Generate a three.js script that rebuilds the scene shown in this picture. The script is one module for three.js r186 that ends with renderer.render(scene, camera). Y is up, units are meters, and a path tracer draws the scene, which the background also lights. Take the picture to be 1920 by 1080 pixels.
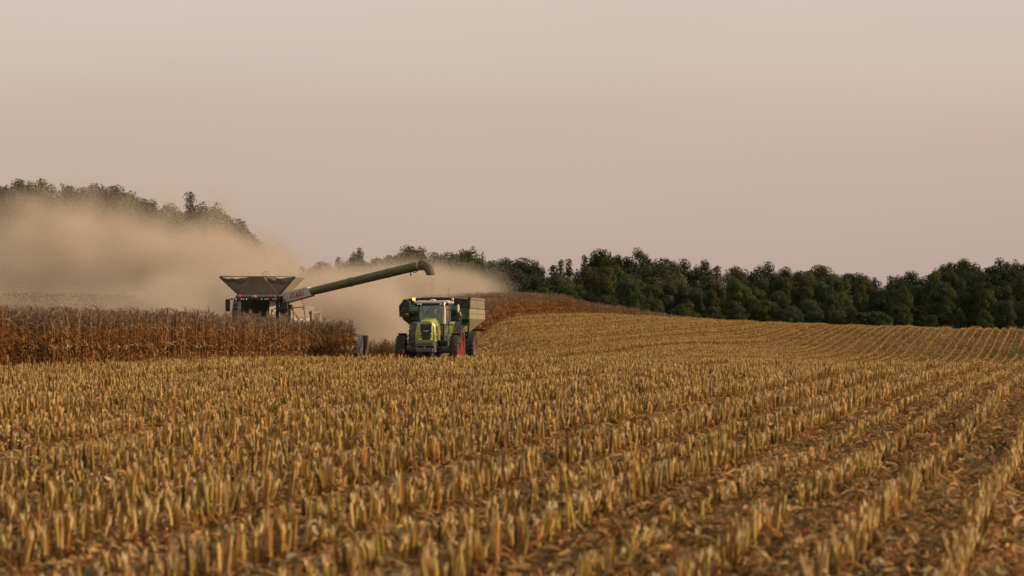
import * as THREE from 'three';
import { mergeGeometries, toCreasedNormals } from 'three/addons/utils/BufferGeometryUtils.js';
import { RoundedBoxGeometry } from 'three/addons/geometries/RoundedBoxGeometry.js';
import { TextGeometry } from 'three/addons/geometries/TextGeometry.js';
import { FontLoader } from 'three/addons/loaders/FontLoader.js';
import { MarchingCubes } from 'three/addons/objects/MarchingCubes.js';
import { createNoise2D } from 'simplex-noise';

// ------------------------------------------------------------------ camera, sky, sun, exposure
const scene = new THREE.Scene();
const LENS = 4500, EYE = 2.55;                     // focal length in pixels of a 1920 x 1080 frame; eye height in metres
const camera = new THREE.PerspectiveCamera(2 * Math.atan(540 / LENS) * 180 / Math.PI, 16 / 9, 0.5, 9000);
camera.position.set(0, EYE, 0);
camera.rotation.x = Math.atan(30 / LENS);
camera.focus = 98;
camera.userData.fStop = 2.8;

const renderer = new THREE.WebGLRenderer({ antialias: true });
renderer.setSize(1024, 576);
renderer.toneMapping = THREE.LinearToneMapping;
renderer.toneMappingExposure = 1.0;
renderer.shadowMap.enabled = true;

const SUN = new THREE.Vector3(0.965, 0.225, 0.09).normalize();
const sun = new THREE.DirectionalLight(new THREE.Color().setRGB(1, 0.72, 0.45), 5);
sun.name = 'sun';
sun.position.copy(SUN).multiplyScalar(300).add(new THREE.Vector3(0, 0, -110));
sun.target.position.set(0, 0, -110);
sun.castShadow = true;
sun.shadow.radius = 5;
sun.shadow.mapSize.set(4096, 4096);
Object.assign(sun.shadow.camera, { left: -160, right: 160, top: 120, bottom: -120, near: 1, far: 900 });
scene.add(sun, sun.target);

const hazeNoise = createNoise2D((() => { let a = 4711; return () => (a = (a * 16807) % 2147483647) / 2147483647; })());
const s2l = (c) => { c /= 255; return c <= 0.04045 ? c / 12.92 : ((c + 0.055) / 1.055) ** 2.4; };
{
  const W = 1024, H = 512, data = new Float32Array(W * H * 4);
  const stops = [[0, 187, 166, 152], [2, 194, 172, 158], [4.3, 203, 181, 166], [7.5, 212, 200, 184], [16, 214, 206, 196], [40, 190, 187, 184], [90, 164, 165, 170]];
  for (let j = 0; j < H; j++) {
    const el = (j + 0.5) / H * 180 - 90;
    let c;
    if (el <= 0) c = stops[0].slice(1);
    else {
      let i = 0; while (i < stops.length - 2 && stops[i + 1][0] < el) i++;
      let t = (el - stops[i][0]) / (stops[i + 1][0] - stops[i][0]);
      c = [1, 2, 3].map((k) => stops[i][k] + (stops[i + 1][k] - stops[i][k]) * t);
    }
    c = c.map(s2l);
    const e = el * Math.PI / 180;
    for (let i = 0; i < W; i++) {
      const a = ((i + 0.5) / W - 0.5) * 2 * Math.PI;
      const x = Math.cos(a) * Math.cos(e), y = Math.sin(e), z = Math.sin(a) * Math.cos(e);
      const ang = Math.acos(Math.min(1, x * SUN.x + y * SUN.y + z * SUN.z)) * 180 / Math.PI;
      const glow = el > 0 ? Math.exp(-ang * ang / (2 * 11 * 11)) : 0, o = (j * W + i) * 4;
      const veil = 1 + 0.022 * hazeNoise(x * 2.2 + 5 * y, z * 2.2 + 14 * y) + 0.012 * hazeNoise(x * 6 - 9 * y, z * 6 + 22 * y), pink = 1 + 0.008 * hazeNoise(z * 3 + 7, x * 3 + 11 * y);
      data[o] = c[0] * veil * pink + 0.55 * glow; data[o + 1] = c[1] * veil + 0.36 * glow; data[o + 2] = c[2] * veil / pink + 0.18 * glow; data[o + 3] = 1;
    }
  }
  const t = new THREE.DataTexture(data, W, H, THREE.RGBAFormat, THREE.FloatType);
  t.mapping = THREE.EquirectangularReflectionMapping; t.magFilter = THREE.LinearFilter; t.minFilter = THREE.LinearFilter; t.needsUpdate = true;
  scene.background = t; scene.environment = t;
}

// ------------------------------------------------------------------ helpers
const font = await new FontLoader().loadAsync('fonts/droid/droid_sans_bold.typeface.json');
function rng(a) { return () => { a |= 0; a = (a + 0x6d2b79f5) | 0; let t = Math.imul(a ^ (a >>> 15), 1 | a); t = (t + Math.imul(t ^ (t >>> 7), 61 | t)) ^ t; return ((t ^ (t >>> 14)) >>> 0) / 4294967296; }; }
const R0 = rng(77), noise2 = createNoise2D(rng(5)), noiseB = createNoise2D(rng(9));
const V = (x, y, z) => new THREE.Vector3(x, y, z), C = (r, g, b) => new THREE.Color().setRGB(r, g, b), lerp = (a, b, t) => a + (b - a) * t;
const clamp = (x, a, b) => Math.max(a, Math.min(b, x)), gauss = (r) => (r() + r() + r() + r() - 2) * 1.22;
const fbm = (x, y) => 0.5 * noise2(x, y) + 0.27 * noise2(x * 2.1 + 7, y * 2.1) + 0.15 * noise2(x * 4.3, y * 4.3 + 3) + 0.08 * noise2(x * 9.1, y * 9.1);
const at = (px, py, d) => V((px - 960) / LENS * d, EYE - (py - 570) / LENS * d, -d);   // a sight line of the photograph, met at distance d: a plain world point
const used = {};
const numbered = (n) => { const k = used[n] = (used[n] ?? -1) + 1; return k ? `${n}_${String(k).padStart(3, '0')}` : n; };
function thing(name, label, category, group, pos = [0, 0, 0], turn = 0) {
  const o = new THREE.Group(); o.name = numbered(name); o.position.set(...pos); o.rotation.y = turn;
  o.userData = { label, category }; if (group) o.userData.group = group;
  scene.add(o); o.updateMatrixWorld(true); return o;
}
function tag(o, label, category, group, kind) { o.name = numbered(o.name); Object.assign(o.userData, label ? { label } : {}, category ? { category } : {}, group ? { group } : {}, kind ? { kind } : {}); scene.add(o); return o; }
function flat(g) {
  g = g.index ? g.toNonIndexed() : g;
  if (!g.attributes.uv) g.setAttribute('uv', new THREE.BufferAttribute(new Float32Array(g.attributes.position.count * 2), 2));
  for (const k of Object.keys(g.attributes)) if (!['position', 'normal', 'uv', 'color'].includes(k)) g.deleteAttribute(k);
  return g;
}
const merged = (gs) => { gs = [].concat(gs).map(flat); return gs.length === 1 ? gs[0] : mergeGeometries(gs); };
function part(name, gs, m, parent, label) { const o = new THREE.Mesh(merged(gs), m); o.name = name; if (label) o.userData.label = label; if (parent) parent.add(o); return o; }
function place(g, x = 0, y = 0, z = 0, rx = 0, ry = 0, rz = 0) { return g.applyMatrix4(new THREE.Matrix4().makeRotationFromEuler(new THREE.Euler(rx, ry, rz)).setPosition(x, y, z)); }
const box = (w, h, d, x = 0, y = 0, z = 0, rx = 0, ry = 0, rz = 0, r = 0.02) => place(new RoundedBoxGeometry(w, h, d, 2, Math.min(r, w / 2.2, h / 2.2, d / 2.2)), x, y, z, rx, ry, rz);
function rod(a, b, r, r2 = r, n = 10) {
  const A = V(...a), B = V(...b), g = new THREE.CylinderGeometry(r2, r, A.distanceTo(B), n, 1);
  return g.applyMatrix4(new THREE.Matrix4().compose(A.clone().add(B).multiplyScalar(0.5), new THREE.Quaternion().setFromUnitVectors(V(0, 1, 0), B.clone().sub(A).normalize()), V(1, 1, 1)));
}
const pipe = (pts, r, n = 20, k = 7) => new THREE.TubeGeometry(new THREE.CatmullRomCurve3(pts.map((p) => V(...p))), n, r, k);
function loft(rings, caps = true, crease = 0.7) {
  const p = [], n = rings[0].length, tri = (a, b, c) => p.push(...a, ...b, ...c);
  for (let i = 0; i + 1 < rings.length; i++) for (let k = 0; k < n; k++) { const q = (k + 1) % n, A = rings[i][k], B = rings[i][q], D = rings[i + 1][k], E = rings[i + 1][q]; tri(A, B, E); tri(A, E, D); }
  if (caps) for (const [r, f] of [[rings[0], true], [rings[rings.length - 1], false]]) {
    const c = [0, 1, 2].map((k) => r.reduce((s, v) => s + v[k], 0) / n);
    for (let k = 0; k < n; k++) f ? tri(c, r[(k + 1) % n], r[k]) : tri(c, r[k], r[(k + 1) % n]);
  }
  let g = new THREE.BufferGeometry();
  g.setAttribute('position', new THREE.Float32BufferAttribute(p, 3));
  const uv = new Float32Array(p.length / 3 * 2); for (let i = 0; i < p.length / 3; i++) { uv[2 * i] = p[3 * i] * 0.5 + p[3 * i + 2] * 0.5; uv[2 * i + 1] = p[3 * i + 1] * 0.5; }
  g.setAttribute('uv', new THREE.BufferAttribute(uv, 2));
  g.computeVertexNormals();
  return toCreasedNormals(g, crease);
}
function plate(pts, t) {   // a flat sheet of metal, t thick, in front of the corner points (anticlockwise as seen)
  const n = V(...pts[1]).sub(V(...pts[0])).cross(V(...pts[2]).sub(V(...pts[0]))).normalize().multiplyScalar(t);
  return loft([pts, pts.map((p) => [p[0] + n.x, p[1] + n.y, p[2] + n.z])], true, 0.1);
}
function letters(text, size, depth = 0.01, slant = 0) {
  const g = new TextGeometry(text, { font, size, depth, curveSegments: 4, bevelEnabled: false });
  g.computeBoundingBox(); const b = g.boundingBox;
  g.translate(-(b.min.x + b.max.x) / 2, -(b.min.y + b.max.y) / 2, 0);
  if (slant) g.applyMatrix4(new THREE.Matrix4().set(1, slant, 0, 0, 0, 1, 0, 0, 0, 0, 1, 0, 0, 0, 0, 1));
  return g;
}
function texture(n, f, srgb = false) {
  const d = new Float32Array(n * n * 4);
  for (let j = 0; j < n; j++) for (let i = 0; i < n; i++) { const c = f(i / n, j / n); d.set([c[0], c[1], c[2], 1], (j * n + i) * 4); }
  const t = new THREE.DataTexture(d, n, n, THREE.RGBAFormat, THREE.FloatType);
  t.wrapS = t.wrapT = THREE.RepeatWrapping; t.magFilter = THREE.LinearFilter; t.needsUpdate = true; return t;
}
const tileable = (f, u, v) => { const a = lerp(f(u, v), f(u - 1, v), u), b = lerp(f(u, v - 1), f(u - 1, v - 1), u); return lerp(a, b, v); };
const DUST = [0.26, 0.20, 0.135];
function dusty(color, amount, rough = 0.5, extra = {}) {   // paint with patches of settled field dust
  const seed = R0() * 50;
  const map = texture(160, (u, v) => { const k = clamp(amount + 0.55 * tileable((a, b) => fbm(a * 5 + seed, b * 5), u, v) + 0.25 * (R0() - 0.5) * amount * 2, 0, 0.95); return color.map((c, i) => lerp(c, DUST[i], k)); });
  return new THREE.MeshPhysicalMaterial({ map, roughness: lerp(rough, 0.9, amount), ...extra });
}
const plain = (r, g, b, roughness = 0.7, extra = {}) => new THREE.MeshPhysicalMaterial({ color: C(r, g, b), roughness, ...extra });
const M = {
  lime: dusty([0.33, 0.38, 0.015], 0.10, 0.3, { clearcoat: 0.5, clearcoatRoughness: 0.25 }),
  limeDull: dusty([0.07, 0.085, 0.008], 0.14, 0.55),
  black: dusty([0.012, 0.012, 0.012], 0.03, 0.5), blackGloss: plain(0.01, 0.01, 0.011, 0.25),
  charcoal: dusty([0.03, 0.03, 0.03], 0.08, 0.6), grey: dusty([0.075, 0.075, 0.078], 0.12, 0.6),
  pale: dusty([0.15, 0.125, 0.105], 0.5, 0.8), white: dusty([0.62, 0.60, 0.56], 0.15, 0.5), panelGrey: dusty([0.36, 0.36, 0.35], 0.3, 0.6),
  rubber: dusty([0.018, 0.017, 0.016], 0.09, 0.9), red: dusty([0.36, 0.018, 0.014], 0.1, 0.6), rimTan: dusty([0.5, 0.42, 0.28], 0.3, 0.6),
  cartGreen: dusty([0.012, 0.085, 0.03], 0.04, 0.35, { clearcoat: 0.3, clearcoatRoughness: 0.3 }), cartSideSunlit: dusty([0.17, 0.165, 0.075], 0.6, 0.7),  // cart sides: the green paint with warm sunlight put into its colour, plus dust
  tarp: dusty([0.016, 0.016, 0.017], 0.05, 0.75), tarpSunlit: dusty([0.10, 0.075, 0.06], 0.45, 0.85),  // side tarp: the black tarp coloured as sunlit, with dust patches
  fabric: dusty([0.2, 0.175, 0.15], 0.4, 0.9), tankMetal: dusty([0.25, 0.22, 0.18], 0.45, 0.7),
  housing: dusty([0.5, 0.47, 0.43], 0.2, 0.55), steel: plain(0.45, 0.43, 0.4, 0.4, { metalness: 0.6 }), chrome: plain(0.42, 0.37, 0.3, 0.4, { metalness: 0.8 }),
  amber: plain(0.85, 0.25, 0.02, 0.3), redLens: plain(0.6, 0.04, 0.02, 0.3), lens: plain(0.8, 0.8, 0.78, 0.12), whitePaint: plain(0.8, 0.8, 0.78, 0.5), redPaint: plain(0.42, 0.02, 0.025, 0.5),
  glass: new THREE.MeshPhysicalMaterial({ color: C(0.72, 0.84, 0.78), transmission: 0.88, thickness: 0, roughness: 0.05, ior: 1.6 }),
  glassDark: new THREE.MeshPhysicalMaterial({ color: C(0.30, 0.34, 0.28), transmission: 1, thickness: 0, roughness: 0.03, ior: 1.45 }),
  seat: plain(0.03, 0.03, 0.032, 0.85), rubberSpout: dusty([0.05, 0.04, 0.035], 0.25, 0.8),
};

// ------------------------------------------------------------------ the ground
function pchip(xs, ys) {
  const n = xs.length, h = [], s = [], m = [];
  for (let i = 0; i < n - 1; i++) { h[i] = xs[i + 1] - xs[i]; s[i] = (ys[i + 1] - ys[i]) / h[i]; }
  m[0] = s[0]; m[n - 1] = s[n - 2];
  for (let i = 1; i < n - 1; i++) m[i] = s[i - 1] * s[i] <= 0 ? 0 : (2 * s[i - 1] * s[i]) / (s[i - 1] + s[i]);
  return (x) => {
    if (x <= xs[0]) return ys[0]; if (x >= xs[n - 1]) return ys[n - 1];
    let i = 0; while (x > xs[i + 1]) i++;
    const t = (x - xs[i]) / h[i], a = t * t * (3 - 2 * t);
    return ys[i] * (1 - a) + ys[i + 1] * a + h[i] * t * (1 - t) * (m[i] * (1 - t) - m[i + 1] * t);
  };
}
// heights of the rolling field: each row is a distance from the camera; each column a bearing
const bearing = [-600, 0, 300, 490, 680, 800, 950, 1100, 1300, 1500, 1700, 1920, 2600];
const ranges = [
  [0, 0.6, 0.65, 0.7, 0.7, 0.7, 0.7, 0.7, 0.7, 0.7, 0.7, 0.7, 0.65, 0.6], [30, 0.56, 0.62, 0.66, 0.68, 0.7, 0.7, 0.7, 0.7, 0.68, 0.66, 0.64, 0.62, 0.58],
  [50, 0.46, 0.52, 0.56, 0.6, 0.63, 0.64, 0.64, 0.63, 0.6, 0.57, 0.55, 0.52, 0.48], [62, 0.36, 0.42, 0.47, 0.52, 0.56, 0.57, 0.57, 0.55, 0.51, 0.46, 0.42, 0.40, 0.36], [72, 0.26, 0.32, 0.38, 0.43, 0.46, 0.47, 0.47, 0.45, 0.39, 0.33, 0.28, 0.26, 0.24],
  [85, 0.15, 0.22, 0.26, 0.3, 0.32, 0.33, 0.34, 0.34, 0.28, 0.18, 0.12, 0.1, 0.1],
  [106, 0, -0.05, -0.1, -0.12, -0.18, -0.3, -0.27, -0.2, -0.2, -0.4, -0.5, -0.5, -0.5],
  [122, 0.1, 0.1, -0.5, -0.9, -0.42, -0.3, -0.25, -0.15, -0.3, -0.9, -1.1, -1.1, -1.1],
  [145, 0.5, 0.4, -0.3, -0.7, -0.5, -0.1, 0.4, 0.1, -0.2, -1.2, -1.6, -1.6, -1.6],
  [165, 0.8, 0.7, 0, -0.5, -0.3, 0.2, 0.8, 0.5, -0.1, -1.4, -2.1, -2.1, -2.1],
  [190, 1.2, 1.1, 0.5, -0.2, 0.3, 0.9, 1.2, 0.9, 0.35, -1.2, -2.0, -2.0, -2.0],
  [212, 1.4, 1.35, 0.9, 0, 0.6, 1.2, 1.35, 1.25, 0.75, -0.2, -0.75, -1.0, -1.0],
  [232, 1.45, 1.4, 1.1, 0.2, 0.9, 1.4, 1.4, 1.35, 0.9, 0.4, 0.1, -0.15, -0.3],
  [250, 1.3, 1.2, 1.0, 0.2, 0.9, 1.4, 1.0, 0.6, 0.1, -0.1, -0.4, -0.6, -0.7],
  [280, 1.2, 1.0, 0.8, 0, 0.2, 0.6, 0.7, 0, -1.1, -1.7, -2.0, -2.2, -2.2],
  [330, 2, 1.5, 0.5, 0, 0, 0, 0, -1, -2.2, -3.2, -3.6, -3.8, -3.8],
  [420, 6, 5, 3.5, 0.3, -1, -1.5, -2, -3, -3.6, -4.5, -5, -5, -5],
  [520, 12, 11, 8, 2, -1, -2, -3, -3.4, -4, -5, -5.5, -5.5, -5.5],
  [700, 16, 14, 10, 3, -2, -3, -3, -3, -3, -3, -3, -3, -3],
  [1200, 14, 12, 8, 3, 0, -2, -3, -3, -3, -3, -3, -3, -3], [6000, -6, -6, -6, -6, -6, -6, -6, -6, -6, -6, -6, -6, -6],
];
const columns = bearing.map((_, k) => pchip(ranges.map((r) => r[0]), ranges.map((r) => r[k + 1])));
function height(X, d) {
  const dd = Math.max(d, 22), b = clamp(960 + X / dd * LENS, bearing[0], bearing[bearing.length - 1] - 1e-6);
  let i = 0; while (b > bearing[i + 1]) i++;
  const f = (k) => columns[clamp(k, 0, bearing.length - 1)](d), x = (k) => bearing[clamp(k, 0, bearing.length - 1)];
  const y0 = f(i), y1 = f(i + 1), w = x(i + 1) - x(i), t = (b - x(i)) / w;
  const m0 = i > 0 ? (y1 - f(i - 1)) / (x(i + 1) - x(i - 1)) : 0, m1 = i + 2 < bearing.length ? (f(i + 2) - y0) / (x(i + 2) - x(i)) : 0;
  const t2 = t * t, t3 = t2 * t;
  return y0 * (2 * t3 - 3 * t2 + 1) + w * m0 * (t3 - 2 * t2 + t) + y1 * (3 * t2 - 2 * t3) + w * m1 * (t3 - t2) + (d > 8 && d < 300 ? (d < 130 ? 0.05 : 0.05 - 0.035 * Math.min(1, (d - 130) / 40)) * noise2(X / 11, d / 17) : 0);
}
{
  const ds = []; for (let d = -60; d < 10; d += 10) ds.push(d); for (let d = 10; d < 320; d += 1.6) ds.push(d); for (let d = 320; d < 6000; d *= 1.06) ds.push(d); ds.push(6000);
  const us = []; for (let u = -1; u <= 1.0001; u += 1 / 90) us.push(Math.sign(u) * (0.22 * Math.abs(u) + 0.78 * Math.abs(u) ** 4));
  const p = [], uv = [], idx = [];
  for (const d of ds) for (const u of us) { const X = u * (90 + Math.max(0, d) * 1.3); p.push(X, height(X, d), -d); uv.push(X / 5, d / 5); }
  for (let i = 0; i + 1 < ds.length; i++) for (let k = 0; k + 1 < us.length; k++) { const a = i * us.length + k, b = a + us.length; idx.push(a, a + 1, b + 1, a, b + 1, b); }
  const g = new THREE.BufferGeometry();
  g.setAttribute('position', new THREE.Float32BufferAttribute(p, 3)); g.setAttribute('uv', new THREE.Float32BufferAttribute(uv, 2)); g.setIndex(idx); g.computeVertexNormals();
  const r = rng(31), n = 1024, d = new Float32Array(n * n * 4), bump = new Float32Array(n * n * 4);
  for (let j = 0; j < n; j++) for (let i = 0; i < n; i++) {
    const k = clamp(0.5 + 0.5 * tileable((a, b) => fbm(a * 9, b * 9), i / n, j / n) + 0.25 * (r() - 0.5), 0, 1), o = (j * n + i) * 4;
    d.set([lerp(0.022, 0.085, k), lerp(0.014, 0.050, k), lerp(0.008, 0.025, k), 1], o); bump.fill(k, o, o + 3);
  }
  for (let q = 0; q < 9000; q++) {   // chaff trodden into the soil
    let x = r() * n, y = r() * n, a = r() * 6.28, L = 8 + r() * 40, w = 1 + r() * 3.5, c = [[0.42, 0.29, 0.13], [0.36, 0.2, 0.08], [0.5, 0.38, 0.2], [0.22, 0.13, 0.06]][(r() * 4) | 0], bend = (r() - 0.5) * 0.06;
    for (let s = 0; s < L; s++) { x += Math.cos(a); y += Math.sin(a); a += bend; for (let t = -w / 2; t <= w / 2; t++) { const i = ((x - Math.sin(a) * t) % n + n) % n | 0, j = ((y + Math.cos(a) * t) % n + n) % n | 0, o = (j * n + i) * 4; d[o] = c[0]; d[o + 1] = c[1]; d[o + 2] = c[2]; bump.fill(1, o, o + 3); } }
  }
  const tex = (a) => { const t = new THREE.DataTexture(a, n, n, THREE.RGBAFormat, THREE.FloatType); t.wrapS = t.wrapT = THREE.RepeatWrapping; t.magFilter = THREE.LinearFilter; t.needsUpdate = true; return t; };
  const o = new THREE.Mesh(g, new THREE.MeshStandardMaterial({ map: tex(d), bumpMap: tex(bump), bumpScale: 0.02, roughness: 1 }));
  o.name = 'field_ground'; o.userData = { kind: 'structure', label: 'rolling harvested field of brown soil and chaff' }; scene.add(o);
}
const onGround = (px, d) => { const X = (px - 960) / LENS * d; return [X, height(X, d), -d]; };

// ------------------------------------------------------------------ where the maize still stands
const poly = (pts) => pts.map(([px, d]) => [(px - 960) / LENS * d, d]);
const leftBlock = poly([[-400, 64], [0, 76], [330, 89], [645, 111.5], [668, 116.5], [666, 119.6], [300, 119.6], [300, 125], [318, 150], [296, 182], [262, 215], [200, 262], [-500, 262]]);
const midBlock = poly([[905, 150], [948, 187], [1032, 225], [1100, 245], [1200, 262], [1330, 290], [1400, 318], [1400, 345], [1000, 350], [690, 350], [715, 235], [755, 190], [860, 158]]);
const inside = (P, x, y) => { let c = false; for (let i = 0, j = P.length - 1; i < P.length; j = i++) if ((P[i][1] > y) !== (P[j][1] > y) && x < (P[j][0] - P[i][0]) * (y - P[i][1]) / (P[j][1] - P[i][1]) + P[i][0]) c = !c; return c; };
const GAP = 0.775;
const rowShift = (d) => 0.238 * d;   // the rows run away from the camera, a little to the right
const frameX = (X, d) => 960 + X / d * LENS, inView = (X, d, extra = 0) => Math.abs(frameX(X, d) - 960) < 960 + 60 + 9000 / d + extra;
const wheelsAt = [];   // wheel footprints, kept clear of stubble

// ------------------------------------------------------------------ geometry of dry plants
function strip(pts, widths, side, fold = 0.25) {   // a leaf blade: centre line, half widths, sideways direction; folded along its rib
  const p = [], n = pts.length, up = V(0, 0, 0);
  const L = [], Rr = [];
  for (let i = 0; i < n; i++) {
    const t = pts[Math.min(i + 1, n - 1)].clone().sub(pts[Math.max(i - 1, 0)]).normalize(), s = side(i / (n - 1)).clone();
    s.addScaledVector(t, -s.dot(t)).normalize(); up.crossVectors(s, t);
    L.push(pts[i].clone().addScaledVector(s, -widths[i]).addScaledVector(up, widths[i] * fold)); Rr.push(pts[i].clone().addScaledVector(s, widths[i]).addScaledVector(up, widths[i] * fold));
  }
  const tri = (...v) => v.forEach((q) => p.push(q.x, q.y, q.z));
  for (let i = 0; i + 1 < n; i++) { tri(L[i], pts[i], pts[i + 1]); tri(L[i], pts[i + 1], L[i + 1]); tri(pts[i], Rr[i], Rr[i + 1]); tri(pts[i], Rr[i + 1], pts[i + 1]); }
  const g = new THREE.BufferGeometry(); g.setAttribute('position', new THREE.Float32BufferAttribute(p, 3)); g.computeVertexNormals(); return g;
}
function tint(g, c) { g = flat(g); const n = g.attributes.position.count, a = new Float32Array(n * 3); for (let i = 0; i < n; i++) a.set(c, i * 3); g.setAttribute('color', new THREE.BufferAttribute(a, 3)); return g; }
const vary = (r, c, k = 0.25) => { const a = 1 + (r() - 0.5) * 2 * k, b = (r() - 0.5) * k * 0.5; return [c[0] * a * (1 + b), c[1] * a, c[2] * a * (1 - b)]; };
const pick = (r, list) => list[(r() * list.length) | 0];
const STRAW = [[0.54, 0.36, 0.125], [0.46, 0.28, 0.08], [0.42, 0.31, 0.075], [0.58, 0.42, 0.18]], SHEATH = [[0.32, 0.16, 0.045], [0.37, 0.21, 0.065], [0.20, 0.095, 0.03], [0.52, 0.37, 0.16], [0.30, 0.2, 0.05], [0.13, 0.062, 0.022]], PITH = [[0.70, 0.56, 0.30], [0.64, 0.49, 0.24]];
const dryLeaf = new THREE.MeshPhysicalMaterial({ vertexColors: true, roughness: 0.85, transmission: 0.3, thickness: 0, specularIntensity: 0.12, side: THREE.DoubleSide });
const dryStalk = new THREE.MeshPhysicalMaterial({ vertexColors: true, roughness: 0.75, specularIntensity: 0.3, side: THREE.DoubleSide });

function stub(seed) {   // a cut maize stalk: stem with joints, torn sheath, frayed top
  const r = rng(seed), h = 0.25 + r() * 0.07, R = 0.0095 + r() * 0.004, lean = (r() - 0.5) * 0.10, stem = [], sheath = [], green = r() < 0.3;
  const c = vary(r, green ? [0.42, 0.33, 0.07] : pick(r, STRAW)), pts = [0, 0.35, 0.7, 1].map((t) => [lean * t * t, h * t - 0.03, 0.02 * Math.sin(t * 3 + seed)]);
  stem.push(tint(pipe(pts, R, 4, 6), c));
  for (const t of [0.3, 0.62]) { const g = new THREE.SphereGeometry(R * 1.35, 6, 3); g.scale(1, 0.6, 1); g.translate(lean * t * t, h * t, 0.01); stem.push(tint(g, vary(r, [0.30, 0.2, 0.06]))); }
  for (let k = 0; k < 9; k++) { const a = r() * 6.28, q = V(Math.cos(a), 0, Math.sin(a)), L = 0.02 + r() * 0.05, top = V(lean, h - 0.035, 0); stem.push(tint(strip([top.clone().addScaledVector(q, R * 0.7), top.clone().addScaledVector(q, R + L * 0.22 * r()).add(V(0, L, 0))], [0.007, 0.002], () => V(-q.z, 0, q.x), 0), vary(r, pick(r, PITH)))); }
  for (let k = 0; k < 6; k++) {
    const a = r() * 6.28, q = V(Math.cos(a), 0, Math.sin(a)), y0 = 0.01 + r() * h * 0.35, L = h * (0.45 + r() * 0.55), out = 0.004 + r() * 0.03, droop = r() < 0.4 ? 0.12 + r() * 0.1 : 0, P = [];
    for (let i = 0; i <= 4; i++) { const t = i / 4; P.push(V(lean * t, y0 + L * t - droop * t * t * t * 1.6, 0).addScaledVector(q, R * 1.1 + out * t * t + droop * t * t)); }
    sheath.push(tint(strip(P, [0.013, 0.015, 0.013, 0.010, 0.003].map((w) => w * (0.8 + r() * 0.5)), () => V(-q.z, 0, q.x), -0.5), vary(r, pick(r, SHEATH))));
  }
  return { stem: merged(stem), sheath: merged(sheath) };
}
function litterPatch(seed, n = 24) {   // a handful of blown leaves, husks and broken stalk, about half a metre across
  const r = rng(seed), gs = [];
  for (let k = 0; k < n; k++) {
    const a = r() * 6.28, rad = Math.sqrt(r()) * 0.5, o = V(Math.cos(a) * rad, 0.005 + r() * r() * 0.09, Math.sin(a) * rad), b = r() * 6.28, q = V(Math.cos(b), 0, Math.sin(b)), kind = r(), P = [];
    if (kind < 0.12) { const L = 0.08 + r() * 0.2, tilt = r() * 0.5; gs.push(tint(rod(o.toArray(), o.clone().addScaledVector(q, L).add(V(0, L * tilt, 0)).toArray(), 0.010, 0.008, 5), vary(r, pick(r, STRAW)))); continue; }
    const husk = kind > 0.8, L = husk ? 0.09 + r() * 0.06 : 0.07 + r() * r() * 0.3, W = husk ? 0.025 + r() * 0.02 : 0.012 + r() * 0.017, arch = L * (0.1 + r() * 0.5), tw = (r() - 0.5) * 3;
    for (let i = 0; i <= 5; i++) { const t = i / 5; P.push(o.clone().addScaledVector(q, L * (t - 0.5)).add(V(0, arch * Math.sin(t * 3.14 * (0.6 + r() * 0.5)), 0)).addScaledVector(V(-q.z, 0, q.x), 0.06 * Math.sin(t * 2.5 + seed))); }
    gs.push(tint(strip(P, [0.5, 0.95, 1, 0.85, 0.6, 0.1].map((w) => w * W), (t) => V(-q.z * Math.cos(tw * t), Math.sin(tw * t), q.x * Math.cos(tw * t)), 0.4), vary(r, pick(r, [[0.42, 0.24, 0.09], [0.33, 0.17, 0.06], [0.50, 0.33, 0.14], [0.55, 0.42, 0.22], [0.22, 0.12, 0.05], [0.40, 0.19, 0.06], [0.45, 0.27, 0.10]]), 0.3)));
  }
  return merged(gs);
}
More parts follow.
